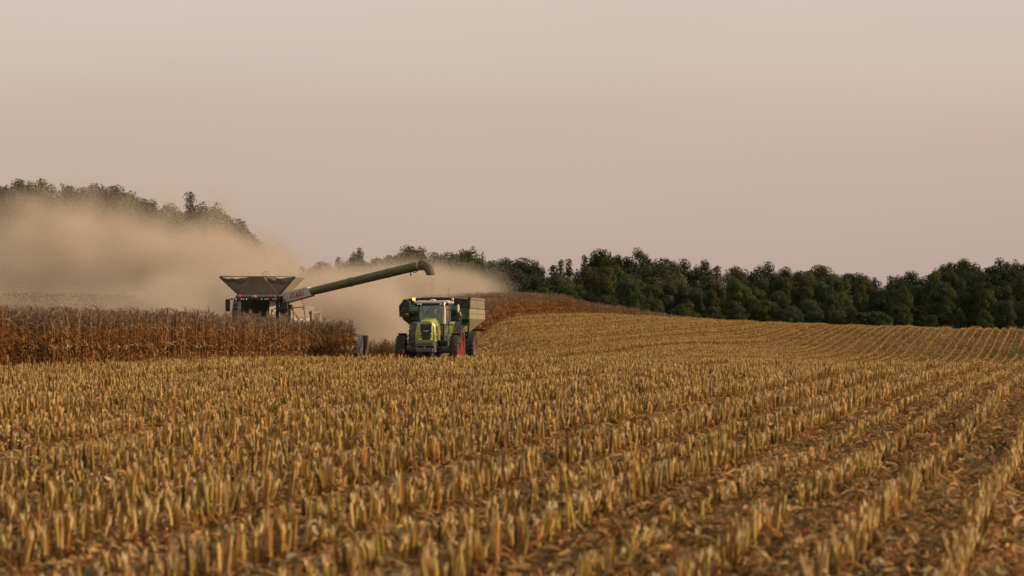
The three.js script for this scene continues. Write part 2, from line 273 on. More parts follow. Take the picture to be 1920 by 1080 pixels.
function maize(seed) {   // a ripe, dried maize plant
  const r = rng(seed), H = 1.85 + r() * 0.25, bendX = (r() - 0.5) * 0.25, bendZ = (r() - 0.5) * 0.25, stalk = [], leaves = [];
  const axis = (t) => V(bendX * t * t, H * t, bendZ * t * t);
  stalk.push(tint(pipe([-0.02, 0.25, 0.5, 0.75, 1].map((t) => axis(t).toArray()), 0.0115, 6, 5), vary(r, [0.33, 0.2, 0.085])));
  const a0 = r() * 6.28;
  for (let k = 0; k < 16; k++) {
    const t = 0.10 + 0.84 * k / 15, a = a0 + k * 3.14 + (r() - 0.5) * 1.3, q = V(Math.cos(a), 0, Math.sin(a)), o = axis(t), L = 0.5 + r() * 0.4 - 0.25 * Math.max(0, t - 0.7) * 2, rise = 0.9 + r() * 0.8 + (t > 0.75 ? 0.7 : 0), fall = 1.1 + r() * 1.7 - (t > 0.75 ? 0.7 : 0), P = [], tw = (r() - 0.5) * 2.5;
    for (let i = 0, x = 0, y = 0; i <= 6; i++) { const u = i / 6, ang = Math.atan(rise) - fall * u * 1.25; P.push(o.clone().addScaledVector(q, x).add(V(0, y, 0)).addScaledVector(V(-q.z, 0, q.x), 0.05 * Math.sin(u * 4 + k))); x += Math.cos(ang) * L / 6; y += Math.sin(ang) * L / 6; }
    const w = 0.018 + r() * 0.013;
    leaves.push(tint(strip(P, [0.6, 0.95, 1, 0.85, 0.65, 0.4, 0.05].map((z) => z * w), (u) => V(-q.z * Math.cos(tw * u), Math.sin(tw * u), q.x * Math.cos(tw * u)), 0.45), vary(r, pick(r, t > 0.72 ? [[0.20, 0.125, 0.08], [0.15, 0.095, 0.065], [0.27, 0.165, 0.095]] : [[0.27, 0.115, 0.036], [0.36, 0.165, 0.05], [0.18, 0.075, 0.025], [0.46, 0.26, 0.105], [0.11, 0.05, 0.022]]), 0.3)));
  }
  for (let k = 0; k < 8; k++) { const a = r() * 6.28, q = V(Math.cos(a), 0, Math.sin(a)), L = 0.14 + r() * 0.16, s = k ? 0.15 + r() * 0.45 : 0, o = axis(0.985); stalk.push(tint(strip([o, o.clone().addScaledVector(q, L * s * 0.5).add(V(0, L * 0.6, 0)), o.clone().addScaledVector(q, L * s).add(V(0, L, 0))], [0.006, 0.007, 0.003], () => V(-q.z, 0, q.x)), vary(r, [0.26, 0.18, 0.125]))); }
  { const a = r() * 6.28, o = axis(0.45), e = new THREE.SphereGeometry(0.033, 6, 6); e.scale(1, 3.4, 1); e.applyMatrix4(new THREE.Matrix4().makeRotationFromEuler(new THREE.Euler(0.5 + r() * 2, a, 0)).setPosition(o.x + Math.sin(a) * 0.06, o.y, o.z + Math.cos(a) * 0.06)); leaves.push(tint(e, vary(r, [0.5, 0.36, 0.18]))); }
  return { stalk: merged(stalk), leaves: merged(leaves) };
}
const dummy = new THREE.Object3D(), tone = new THREE.Color();
function scatter(name, geo, mat, list) {   // list of [x, y, z, turn, scale, tiltX, tiltZ, r, g, b]
  const m = new THREE.InstancedMesh(geo, mat, list.length); m.name = name;
  list.forEach((s, i) => { dummy.position.set(s[0], s[1], s[2]); dummy.rotation.set(s[5], s[3], s[6]); dummy.scale.set(s[4], s[4] * (s[10] ?? 1), s[4]); dummy.updateMatrix(); m.setMatrixAt(i, dummy.matrix); m.setColorAt(i, tone.setRGB(s[7], s[8], s[9])); });
  return m;
}

// ------------------------------------------------------------------ stubble in rows, the leaves between, the standing maize
function sowCrops() {
  const r = rng(1234), stubs = [], plants = [], litter = [];
  for (let k = -170; k < 90; k++) {
    const phase = r() * 10, cut = 0.74 + 0.42 * r(), run = ((k % 8) + 8) % 8 < 1 ? 0.3 : 0;   // each row unit cuts at its own height; tyres ran down some rows
    for (let t = 8; t < 350; t += 0.088) {
      const d = t + (r() - 0.5) * 0.09, X = k * GAP + rowShift(d) + 0.03 * Math.sin(t * 0.2 + phase) + (r() - 0.5) * 0.10;
      if (d < 9 || d > 345 || !inView(X, d)) continue;
      const corn = inside(leftBlock, X, d) || inside(midBlock, X, d);
      if (corn) { if (r() < 0.55) plants.push([X, d]); continue; }
      if (d > 252 || r() < 0.05 || fbm(X / 2.2, d / 4.2) < -0.42 - 0.15 * r()) continue;
      if (X < -7.5 && d > 119 && X > -0.1 * d - 22) continue;   // just cut, under the dust
      if (run && r() < run + 0.3 * noiseB(k, d / 9)) continue;
      if (wheelsAt.some(([x, z, w, l]) => Math.abs(X - x) < w && Math.abs(d - z) < l)) continue;
      stubs.push([X, d, cut * (run ? 0.7 : 1)]);
      if (d < 150 && r() < 0.22) litter.push([X + (r() - 0.5) * 0.24, d + (r() - 0.5) * 0.2]);   // leaves caught against the row
    }
  }
  const order = (a) => a.map((s, i) => [frameX(s[0], s[1]) > 8 && frameX(s[0], s[1]) < 1912 ? 0 : 1, s[1], i]).sort((a, b) => a[0] - b[0] || a[1] - b[1]);
  const kinds = Array.from({ length: 10 }, (_, i) => stub(100 + i)), pose = (s, lo, hi, lean) => {
    const k = lo + r() * (hi - lo), w = (r() - 0.5) * 0.16, bent = r() < 0.09 ? 0.5 : lean;
    return [s[0], height(s[0], s[1]), -s[1], r() * 6.28, k, gauss(r) * bent, gauss(r) * bent, ...(() => { const v = 0.74 + r() * 0.54; return [v + w * 0.6, v, v - w]; })(), (r() < 0.12 ? 0.5 + 0.4 * r() : 0.9 + 0.25 * r()) * (s[2] ?? 1)];
  };
  {
    const near = order(stubs).filter((q) => q[1] > 16.4), individual = new Set(near.slice(0, 300).map((q) => q[2])), rest = kinds.map(() => []);
    for (const i of individual) {
      const s = pose(stubs[i], 0.88, 1.15, 0.09), k = kinds[(r() * kinds.length) | 0];
      const o = thing('corn_stub', 'cut corn stub in the blurred nearest rows along the bottom edge', 'corn stub', 'nearest cut corn stubs', [s[0], s[1], s[2]]);
      o.rotation.set(s[5], s[3], s[6]); o.scale.set(s[4], s[4] * s[10], s[4]); part('stem', k.stem, dryStalk, o); part('leaf_sheath', k.sheath, dryLeaf, o);
    }
    stubs.forEach((s, i) => { if (!individual.has(i)) rest[(r() * kinds.length) | 0].push(pose(s, 0.88, 1.15, 0.085)); });
    const root = new THREE.Group(); root.name = 'corn_stubble'; tag(root, 'rows of cut straw coloured corn stubble running over the field', 'stubble', null, 'stuff');
    rest.forEach((l, i) => { const m = scatter('stubble_stalks', merged([kinds[i].stem, kinds[i].sheath]), dryLeaf, l); m.userData.kind = 'stuff'; root.add(m); });
  }
  {
    const kindsP = Array.from({ length: 9 }, (_, i) => maize(300 + i)), poseP = (s) => { const w = (r() - 0.5) * 0.3, v = (r() - 0.5) * 0.35; return [s[0], height(s[0], s[1]) - 0.02, -s[1], r() * 6.28, 0.77 + r() * 0.24, gauss(r) * 0.09, gauss(r) * 0.09, 1 + v + w, 1 + v, 1 + v - w]; };
    // the front row of the left block shows largest
    const near = plants.map((s, i) => [s[1] < 118 && frameX(s[0], s[1]) > 0 && frameX(s[0], s[1]) < 680 ? s[1] - 0.054 * frameX(s[0], s[1]) : 1e9, i]).sort((a, b) => a[0] - b[0]);
    const individual = new Set(near.slice(0, 300).map((q) => q[1])), rest = kindsP.map(() => []);
    for (const i of individual) {
      const s = poseP(plants[i]), k = kindsP[(r() * kindsP.length) | 0];
      const o = thing('corn_plant', 'dry brown corn plant at the front edge of the standing corn', 'corn plant', 'front edge of the standing corn', [s[0], s[1], s[2]]);
      o.rotation.set(s[5], s[3], s[6]); o.scale.setScalar(s[4]); part('stalk', k.stalk, dryStalk, o); part('foliage', k.leaves, dryLeaf, o);
    }
    const roots = ['left', 'mid'].map((w, i) => { const root = new THREE.Group(); root.name = 'standing_corn'; return tag(root, ['standing dry corn in front of and beside the combine', 'standing dry corn on the slope behind the grain cart'][i], 'corn', null, 'stuff'); });
    const sets = [kindsP.map(() => []), kindsP.map(() => [])];
    plants.forEach((s, i) => { if (!individual.has(i)) sets[inside(midBlock, s[0], s[1]) ? 1 : 0][(r() * kindsP.length) | 0].push(poseP(s)); });
    sets.forEach((set, q) => set.forEach((l, i) => { if (!l.length) return; const m = scatter('corn_plants', merged([kindsP[i].stalk, kindsP[i].leaves]), dryLeaf, l); m.userData.kind = 'stuff'; roots[q].add(m); }));
  }
  {
    const kindsL = Array.from({ length: 8 }, (_, i) => litterPatch(500 + i)), sets = kindsL.map(() => []);
    for (const [d0, d1, per] of [[9, 28, 26], [28, 60, 20], [60, 130, 8], [130, 252, 4]]) {
      const N = (d1 - d0) * (d1 + 12) * 0.55 * per;
      for (let i = 0; i < N; i++) {
        const d = d0 + r() * (d1 - d0), X = (r() - 0.5) * (d1 + 12) * 0.55;
        if (!inView(X, d) || inside(leftBlock, X, d) || inside(midBlock, X, d)) continue;
        const q = fbm(X / 2.3 + 40, d / 3.7); if (q < -0.35 && r() < 0.7) continue;
        const w = (r() - 0.5) * 0.25, v = 0.88 + (r() - 0.5) * 0.75;
        sets[(r() * 8) | 0].push([X, height(X, d), -d, r() * 6.28, 0.6 + r() * 0.5, (r() - 0.5) * 0.15, (r() - 0.5) * 0.15, v + w, v, v - w]);
      }
    }
    for (const [X, d] of litter) { const v = 0.92 + (r() - 0.5) * 0.5, q = (r() - 0.5) * 0.2; sets[(r() * 8) | 0].push([X, height(X, d) + 0.02 + r() * 0.08, -d, r() * 6.28, 0.32 + r() * 0.3, gauss(r) * 0.35, gauss(r) * 0.35, v + q, v, v - q, 1.3]); }
    const broken = []; for (let i = 0; i < 150; i++) { const d = 118.5 + r() * 9, X = (684 + r() * 60 - 960) / LENS * d; broken.push([X, height(X, d), -d, r() * 6.28, 0.28 + r() * 0.26, gauss(r) * 0.5, gauss(r) * 0.5, 0.6, 0.55, 0.5]); }
    const root = new THREE.Group(); root.name = 'corn_litter'; tag(root, 'dry leaves, husks and stalk pieces strewn between the stubble rows', 'litter', null, 'stuff');
    kindsL.forEach((g, i) => { const m = scatter('leaf_litter', g, dryLeaf, sets[i]); m.userData.kind = 'stuff'; root.add(m); });
    const bk = maize(321), bm = scatter('broken_stalks', merged([bk.stalk, bk.leaves]), dryLeaf, broken); bm.userData.kind = 'stuff'; root.add(bm);
  }
  console.log('stubs', stubs.length, 'plants', plants.length);
}

// ------------------------------------------------------------------ wheels and people
function wheel(parent, x, y, z, R, W, rimR, rimMat, lugs = 20, lugH = 0.045) {
  const w = new THREE.Group(); w.name = 'wheel'; w.position.set(x, y, z); parent.add(w);
  const r = R - lugH, prof = [[rimR, -W * 0.40], [rimR + 0.02, -W * 0.46], [(rimR + r) / 2, -W * 0.52], [r - 0.07, -W * 0.49], [r - 0.015, -W * 0.42], [r, -W * 0.2], [r, W * 0.2], [r - 0.015, W * 0.42], [r - 0.07, W * 0.49], [(rimR + r) / 2, W * 0.52], [rimR + 0.02, W * 0.46], [rimR, W * 0.40]].map((p) => new THREE.Vector2(...p));
  const gs = [place(new THREE.LatheGeometry(prof, 40), 0, 0, 0, 0, 0, Math.PI / 2)];
  for (let i = 0; i < lugs; i++) for (const s of [-1, 1]) {
    const g = new THREE.BoxGeometry(W * 0.58, lugH * 1.6, Math.PI * R / lugs * 0.62);
    g.rotateY(s * 0.62); g.translate(s * W * 0.245, r + lugH * 0.2, 0);
    const c = g.attributes.position; for (let q = 0; q < c.count; q++) if (Math.abs(c.getX(q)) > W * 0.4) c.setY(q, c.getY(q) - 0.03);
    g.computeVertexNormals(); g.rotateX((i + (s > 0 ? 0 : 0.5)) * 2 * Math.PI / lugs); gs.push(g);
  }
  part('tyre', gs, M.rubber, w);
  const s = Math.sign(x) || 1, disc = [[0.02, -0.03], [0.14, -0.03], [0.17, -0.08], [rimR * 0.75, -0.11], [rimR * 0.86, 0.04], [rimR * 0.97, 0.06], [rimR + 0.015, W * 0.41]].map((p) => new THREE.Vector2(...p));
  const rim = [place(new THREE.LatheGeometry(disc, 32), s * (W * 0.02 + 0.03), 0, 0, 0, 0, -s * Math.PI / 2), rod([s * -0.16, 0, 0], [s * 0.06, 0, 0], 0.13, 0.11, 14)];
  for (let k = 0; k < 8; k++) rim.push(rod([s * -0.06, 0.16 * Math.cos(k * 0.785), 0.16 * Math.sin(k * 0.785)], [s * 0.03, 0.16 * Math.cos(k * 0.785), 0.16 * Math.sin(k * 0.785)], 0.02, 0.02, 6));
  part('rim', rim, rimMat, w);
  const p = w.getWorldPosition(V(0, 0, 0)); wheelsAt.push([p.x, -p.z, W * 0.6, R * 0.75]);
  return w;
}
function sdf(bones, lo, size, res) {   // smooth union of tapered capsules, meshed
  const mc = new MarchingCubes(res, undefined, false, false, 60000), h = res / 2; mc.isolation = 0;
  const ab = V(0, 0, 0), ap = V(0, 0, 0), q = V(0, 0, 0);
  for (let k = 0; k < res; k++) for (let j = 0; j < res; j++) for (let i = 0; i < res; i++) {
    q.set((i - h) / h, (j - h) / h, (k - h) / h).multiplyScalar(size / 2).add(lo);
    let d = 1e3;
    for (const [a, b, ra, rb, sm] of bones) {
      ab.subVectors(b, a); ap.subVectors(q, a); const t = clamp(ap.dot(ab) / Math.max(1e-9, ab.lengthSq()), 0, 1), e = ap.addScaledVector(ab, -t).length() - lerp(ra, rb, t), s = sm ?? 0.05, w = Math.max(s - Math.abs(d - e), 0) / s;
      d = Math.min(d, e) - w * w * s * 0.25;
    }
    mc.field[k * res * res + j * res + i] = -d;
  }
  mc.update();
  const n = mc.count, g = new THREE.BufferGeometry();
  g.setAttribute('position', new THREE.BufferAttribute(mc.positionArray.slice(0, n * 3), 3)); g.setAttribute('normal', new THREE.BufferAttribute(mc.normalArray.slice(0, n * 3), 3));
  g.scale(size / 2, size / 2, size / 2); g.translate(lo.x, lo.y, lo.z); g.computeVertexNormals(); return flat(g);
}
function person(label, shirt, trousers, hairColor, wheelAt) {   // seated, hips at the origin, facing +z, hands on a steering wheel
  const o = thing('person', label, 'person'), B = [], b = (l, p, q, ra, rb, s) => l.push([V(...p), V(...q), ra, rb, s]);
  b(B, [0, 0.02, 0], [0, 0.2, -0.02], 0.155, 0.145); b(B, [0, 0.2, -0.02], [0, 0.42, -0.04], 0.145, 0.15); b(B, [-0.15, 0.45, -0.04], [0.15, 0.45, -0.04], 0.075, 0.075); b(B, [0, 0.45, -0.04], [0, 0.60, -0.01], 0.06, 0.052);
  const H = [], skin = [0.36, 0.2, 0.13];
  const wrist = {};
  for (const s of [-1, 1]) {
    const hand = V(s * 0.15, wheelAt[0], wheelAt[1]); wrist[s] = hand.clone().add(V(s * 0.015, -0.015, -0.09));
    b(B, [s * 0.17, 0.45, -0.04], [s * 0.26, 0.2, 0.08], 0.06, 0.047); b(B, [s * 0.26, 0.2, 0.08], wrist[s].toArray(), 0.046, 0.03);
    b(B, [s * 0.09, 0.0, 0.02], [s * 0.13, 0.04, 0.44], 0.095, 0.065); b(B, [s * 0.13, 0.04, 0.44], [s * 0.13, -0.36, 0.47], 0.06, 0.042); b(B, [s * 0.13, -0.40, 0.45], [s * 0.14, -0.42, 0.66], 0.045, 0.035);
    const hb = []; b(hb, wrist[s].toArray(), hand.clone().add(V(0, 0.0, -0.02)).toArray(), 0.028, 0.036, 0.02);
    for (let f = 0; f < 4; f++) { const x = s * (0.03 - f * 0.02), L = [0.034, 0.04, 0.037, 0.03][f], p0 = hand.clone().add(V(x, 0.015, 0)), p1 = p0.clone().add(V(0, 0.012, L)), p2 = p1.clone().add(V(0, -L * 0.85, 0.012)), p3 = p2.clone().add(V(0, -0.012, -0.025)); b(hb, p0.toArray(), p1.toArray(), 0.0095, 0.009, 0.006); b(hb, p1.toArray(), p2.toArray(), 0.009, 0.0085, 0.006); b(hb, p2.toArray(), p3.toArray(), 0.0085, 0.008, 0.006); }
    const t0 = hand.clone().add(V(-s * 0.03, -0.005, -0.02)), t1 = t0.clone().add(V(-s * 0.02, 0.0, 0.035)), t2 = t1.clone().add(V(s * 0.004, -0.008, 0.028)); b(hb, t0.toArray(), t1.toArray(), 0.012, 0.0105, 0.008); b(hb, t1.toArray(), t2.toArray(), 0.0105, 0.009, 0.006);
    H.push(tint(sdf(hb, hand.clone().add(V(0, 0, -0.02)), 0.26, 70), skin));
  }
  const hd = []; b(hd, [0, 0.55, -0.015], [0, 0.62, -0.005], 0.052, 0.05, 0.03); b(hd, [0, 0.72, -0.02], [0, 0.745, -0.015], 0.093, 0.092, 0.03); b(hd, [0, 0.65, 0.035], [0, 0.70, 0.045], 0.05, 0.06, 0.04); b(hd, [0, 0.615, 0.06], [0, 0.63, 0.065], 0.03, 0.03, 0.03);
  b(hd, [0, 0.715, 0.09], [0, 0.68, 0.112], 0.010, 0.016, 0.015); for (const s of [-1, 1]) { b(hd, [s * 0.092, 0.70, -0.01], [s * 0.095, 0.68, -0.01], 0.016, 0.011, 0.008); b(hd, [s * 0.035, 0.735, 0.082], [s * 0.05, 0.732, 0.07], 0.012, 0.01, 0.01); } b(hd, [-0.022, 0.648, 0.098], [0.022, 0.648, 0.098], 0.007, 0.007, 0.01);
  H.push(tint(sdf(hd, V(0, 0.68, 0.01), 0.34, 76), skin));
  const bg = sdf(B, V(0, 0.12, 0.22), 1.24, 78), n = bg.attributes.position.count, c = new Float32Array(n * 3), P = bg.attributes.position;
  for (let i = 0; i < n; i++) { const y = P.getY(i), z = P.getZ(i); c.set(y > 0.535 ? skin : y < 0.03 || (y < 0.12 && z > 0.13 && Math.abs(P.getX(i)) < 0.2) ? (y < -0.38 ? [0.03, 0.02, 0.015] : trousers) : shirt, i * 3); }
  bg.setAttribute('color', new THREE.BufferAttribute(c, 3));
  part('body', [bg, ...H], new THREE.MeshStandardMaterial({ vertexColors: true, roughness: 0.8 }), o);
  const hair = new THREE.SphereGeometry(0.104, 18, 10, 0, 6.2832, 0, 1.5); hair.scale(1, 1, 1.08); hair.rotateX(-0.42); hair.translate(0, 0.745, -0.022);
  part('hair', hair, plain(...hairColor, 0.9), o);
  for (const s of [-1, 1]) { const e = new THREE.SphereGeometry(0.011, 8, 6); e.translate(s * 0.035, 0.715, 0.083); part('eye', e, plain(0.05, 0.03, 0.02, 0.2), o); }
  return o;
}
const sheet = (w, h, x, y, z, rx = 0, ry = 0) => place(new THREE.PlaneGeometry(w, h), x, y, z, rx, ry);
function quad(a, b, c, d) { const g = new THREE.BufferGeometry(); g.setAttribute('position', new THREE.Float32BufferAttribute([...a, ...b, ...c, ...a, ...c, ...d], 3)); g.setAttribute('uv', new THREE.Float32BufferAttribute([0, 0, 1, 0, 1, 1, 0, 0, 1, 1, 0, 1], 2)); g.computeVertexNormals(); return g; }
function lampPart(parent, x, y, z, r, name = 'work_light', m = M.lens) { const h = part(name, rod([x, y, z - 0.06], [x, y, z], r * 1.1, r * 1.2, 12), M.blackGloss, parent), l = new THREE.SphereGeometry(r, 12, 8); l.scale(1, 1, 0.45); l.translate(x, y, z); part('lens', l, m, h); return h; }
function mirror(parent, name, x, y, z, w, h, d, arm) { const m = part(name, [box(w, h, d, x, y, z, 0, 0, 0, 0.04), pipe(arm, 0.016, 14, 6)], M.black, parent); part('mirror_glass', sheet(w * 0.8, h * 0.85, x, y, z - d / 2 - 0.004, 0, Math.PI), M.chrome, m); return m; }

// ------------------------------------------------------------------ the tractor
{
  const T = thing('tractor', 'lime green tractor with black grille driving towards the camera with beacon lit', 'tractor', null, [-3.62, -0.30, -109.7], -0.105);
  const sec = (z, k, top) => [[-0.40, 1.19], [0.40, 1.19], [0.425 * k, 1.5], [0.39 * k, 1.84], [0.27 * k, 2.08 + top], [0.17 * k, 2.145 + top], [-0.17 * k, 2.145 + top], [-0.27 * k, 2.08 + top], [-0.39 * k, 1.84], [-0.425 * k, 1.5]].map(([x, y]) => [x, y, z]);
  const hood = part('hood', loft([sec(0.4, 1, 0.06), sec(1.2, 1, 0.04), sec(1.9, 0.99, 0), sec(2.12, 0.96, -0.03), sec(2.18, 0.9, -0.07)], true, 0.5), M.lime, T);
  part('nose_rim', [loft([[[-0.44, 1.16, 1.9], [0.44, 1.16, 1.9], [0.44, 1.24, 1.9], [-0.44, 1.24, 1.9]], [[-0.4, 1.16, 2.24], [0.4, 1.16, 2.24], [0.4, 1.24, 2.24], [-0.4, 1.24, 2.24]]]), ...[-1, 1].map((s) => loft([[[s * 0.43, 1.2, 2.08], [s * 0.26, 1.2, 2.2], [s * 0.24, 1.24, 2.22], [s * 0.42, 1.24, 2.1]], [[s * 0.44, 1.62, 2.1], [s * 0.24, 1.62, 2.23], [s * 0.26, 1.66, 2.23], [s * 0.43, 1.66, 2.1]], [[s * 0.38, 1.92, 2.08], [s * 0.27, 1.95, 2.2], [s * 0.26, 1.99, 2.2], [s * 0.36, 1.96, 2.08]]]))], M.lime, hood);
  const grille = part('grille', [loft([[[-0.15, 1.25, 2.19], [0.15, 1.25, 2.19], [0.27, 1.95, 2.17], [-0.27, 1.95, 2.17]], [[-0.15, 1.25, 2.245], [0.15, 1.25, 2.245], [0.27, 1.95, 2.215], [-0.27, 1.95, 2.215]]])], M.blackGloss, T);
  for (let k = 0; k < 9; k++) { const y = 1.29 + k * 0.035; part('grille_bar', box(0.28 + k * 0.008, 0.012, 0.02, 0, y, 2.252, 0, 0, 0, 0.004), M.charcoal, grille); }
  part('lettering', place(letters('CLAAS', 0.052, 0.006), 0, 1.645, 2.236, 0.03, 0, 0), M.whitePaint, grille);
  part('emblem', place(new THREE.CylinderGeometry(0.02, 0.02, 0.012, 14), 0, 1.915, 2.224, Math.PI / 2), M.chrome, grille);
  for (const s of [-1, 1]) {
    part('side_grille', plate([[s * 0.432, 1.3, s > 0 ? 2.05 : 1.2], [s * 0.432, 1.3, s > 0 ? 1.2 : 2.05], [s * 0.414, 1.85, s > 0 ? 1.2 : 2.05], [s * 0.414, 1.85, s > 0 ? 2.05 : 1.2]], 0.012), M.charcoal, hood);
    for (const [x, y, z, r] of [[0.33, 1.62, 2.2, 0.042], [0.245, 1.52, 2.25, 0.036], [0.255, 1.27, 2.26, 0.042]]) lampPart(hood, s * x, y, z, r, 'headlight');
    lampPart(hood, s * 0.46, 1.48, 2.05, 0.03, 'headlight');
  }
  part('front_weight', [box(0.86, 0.2, 0.5, 0, 1.05, 2.5, 0, 0, 0, 0.05), box(0.92, 0.06, 0.3, 0, 1.15, 2.3)], M.grey, T);
  part('front_weight', [box(0.80, 0.19, 0.55, 0, 0.80, 2.5, 0, 0, 0, 0.05), box(0.05, 0.42, 0.5, 0.44, 0.9, 2.45)], M.grey, T);
  part('tow_pin', rod([0, 0.72, 2.72], [0, 1.12, 2.72], 0.025), M.steel, T);
  part('chassis', [box(0.66, 0.6, 3.6, 0, 0.86, 0.2, 0, 0, 0, 0.06), box(0.5, 0.35, 0.9, 0, 0.75, -1.8), box(0.9, 0.5, 1.0, 0, 1.0, -0.6)], M.charcoal, T);
  part('front_axle', [rod([-1.0, 0.72, 1.4], [1.0, 0.72, 1.4], 0.09), box(0.5, 0.26, 0.4, 0, 0.72, 1.4), ...[-1, 1].flatMap((s) => [rod([s * 0.62, 0.8, 1.42], [s * 1.0, 0.8, 1.42], 0.165, 0.165, 18), rod([s * 0.35, 0.88, 1.45], [s * 0.65, 0.84, 1.45], 0.08)])], M.grey, T);
  for (const q of [-0.28, 0.28]) part('added_front_linkage', loft([[[q - 0.05, 0.36, 1.9], [q + 0.05, 0.36, 1.9], [q + 0.05, 0.66, 1.9], [q - 0.05, 0.66, 1.9]], [[q - 0.05, 0.42, 2.7], [q + 0.05, 0.42, 2.7], [q + 0.05, 0.72, 2.7], [q - 0.05, 0.72, 2.7]]]), M.charcoal, T);  // dark arms added to fill the bright gap under the nose
  part('added_belly_block', [box(0.9, 0.3, 1.6, 0, 0.5, 0.4, 0, 0, 0, 0.06), box(0.5, 0.3, 1.0, 0, 0.5, 1.6, 0, 0, 0, 0.06)], M.charcoal, T);  // added dark slabs standing in for the shade beneath the tractor
  part('rear_axle', rod([-1.0, 0.95, -1.4], [1.0, 0.95, -1.4], 0.14), M.charcoal, T);
  for (const s of [-1, 1]) {
    wheel(T, s * 1.22, 0.72, 1.4, 0.73, 0.4, 0.42, M.red, 18, 0.045);
    wheel(T, s * 0.97, 0.95, -1.4, 0.96, 0.5, 0.56, M.red, 20, 0.05);
    const arc = (r, x0, x1) => { const a = [], b = []; for (let k = 0; k <= 12; k++) { const t = -0.2 + k / 12 * 2.6; a.push([0.95 + r * Math.sin(t), -1.4 + r * Math.cos(t)]); } return loft(a.map(([y, z], k) => { const n = 0.03; const t = -0.2 + k / 12 * 2.6, dy = Math.sin(t) * n, dz = Math.cos(t) * n; return [[x0, y, z], [x1, y, z], [x1, y + dy, z + dz], [x0, y + dy, z + dz]]; })); };
    part('rear_fender', arc(1.06, s > 0 ? 0.58 : -0.86, s > 0 ? 0.86 : -0.58), M.lime, T);
    part('fender_edge', arc(1.05, s > 0 ? 0.862 : -1.12, s > 0 ? 1.12 : -0.862), M.charcoal, T);
    part('front_fender', (() => { const a = []; for (let k = 0; k <= 8; k++) { const t = 0.7 + k / 8 * 1.6; a.push([[s * 1.22 - 0.2, 0.72 + 0.8 * Math.sin(t), 1.4 + 0.8 * Math.cos(t)], [s * 1.22 + 0.2, 0.72 + 0.8 * Math.sin(t), 1.4 + 0.8 * Math.cos(t)], [s * 1.22 + 0.2, 0.72 + 0.82 * Math.sin(t), 1.4 + 0.82 * Math.cos(t)], [s * 1.22 - 0.2, 0.72 + 0.82 * Math.sin(t), 1.4 + 0.82 * Math.cos(t)]]); } return loft(a.slice(5)); })(), M.black, T);
    part('fuel_tank', box(0.42, 0.55, 1.3, s * 0.62, 0.92, 0.1, 0, 0, 0, 0.08), M.black, T);
    for (let k = 0; k < 3; k++) part('step', box(0.3, 0.03, 0.24, s * 0.98, 0.5 + k * 0.28, 0.3), M.charcoal, T);
    part('turn_signal', [box(0.09, 0.07, 0.06, s * 0.98, 1.92, 0.55)], M.redLens, T); part('signal_arm', rod([s * 0.5, 1.9, 0.5], [s * 0.95, 1.92, 0.53], 0.018), M.black, T);
  }
  // cab
  part('cab_floor', box(1.2, 0.16, 1.5, 0, 1.28, -0.4), M.black, T);
  part('cab_pillar', [...[-1, 1].flatMap((s) => [rod([s * 0.53, 1.3, 0.42], [s * 0.585, 2.86, 0.32], 0.035), rod([s * 0.66, 1.3, -0.45], [s * 0.72, 2.86, -0.45], 0.035), rod([s * 0.6, 1.5, -1.15], [s * 0.66, 2.86, -1.15], 0.045), box(0.05, 0.06, 0.95, s * 0.6, 1.36, -0.02)]), box(1.12, 0.05, 0.06, 0, 2.8, 0.33), box(1.06, 0.08, 0.06, 0, 1.4, 0.42)], M.black, T);
  const shield = part('windshield', quad([-0.52, 1.42, 0.44], [0.52, 1.42, 0.44], [0.57, 2.79, 0.35], [-0.57, 2.79, 0.35]), M.glass, T);
  part('wiper', [rod([0.02, 2.76, 0.375], [-0.28, 2.3, 0.41], 0.01), rod([-0.28, 2.3, 0.41], [-0.24, 2.55, 0.395], 0.012)], M.black, shield);
  part('rear_window', quad([0.58, 1.6, -1.16], [-0.58, 1.6, -1.16], [-0.63, 2.8, -1.16], [0.63, 2.8, -1.16]), M.glass, T);
  for (const s of [-1, 1]) { const d = part('door', quad([s * 0.56, 1.4, 0.40], [s * 0.66, 1.4, -0.42], [s * 0.72, 2.8, -0.42], [s * 0.6, 2.8, 0.32]), M.glass, T); part('door_handle', rod([s * 0.68, 1.75, -0.3], [s * 0.69, 1.95, -0.3], 0.015), M.black, d); part('side_window', quad([s * 0.67, 1.6, -0.48], [s * 0.61, 1.6, -1.1], [s * 0.67, 2.8, -1.1], [s * 0.725, 2.8, -0.48]), M.glass, T); }
  const roof = part('roof', [box(1.62, 0.11, 1.75, 0, 2.93, -0.42, 0, 0, 0, 0.05), box(1.3, 0.05, 1.4, 0, 2.99, -0.45)], M.white, T);
  part('roof_visor', box(1.58, 0.10, 1.66, 0, 2.845, -0.40, 0, 0, 0, 0.03), M.black, T);
  for (const x of [-0.62, -0.5, 0.42, 0.56]) lampPart(T, x, 2.84, 0.46, 0.042);
  part('satellite_receiver', place(new THREE.SphereGeometry(0.15, 18, 8, 0, 6.29, 0, 1.57).scale(1, 0.42, 1), 0.03, 3.01, 0.2), M.white, roof);
  part('antenna', rod([0.66, 2.98, -0.6], [0.66, 3.6, -0.6], 0.009, 0.006, 6), M.black, roof);
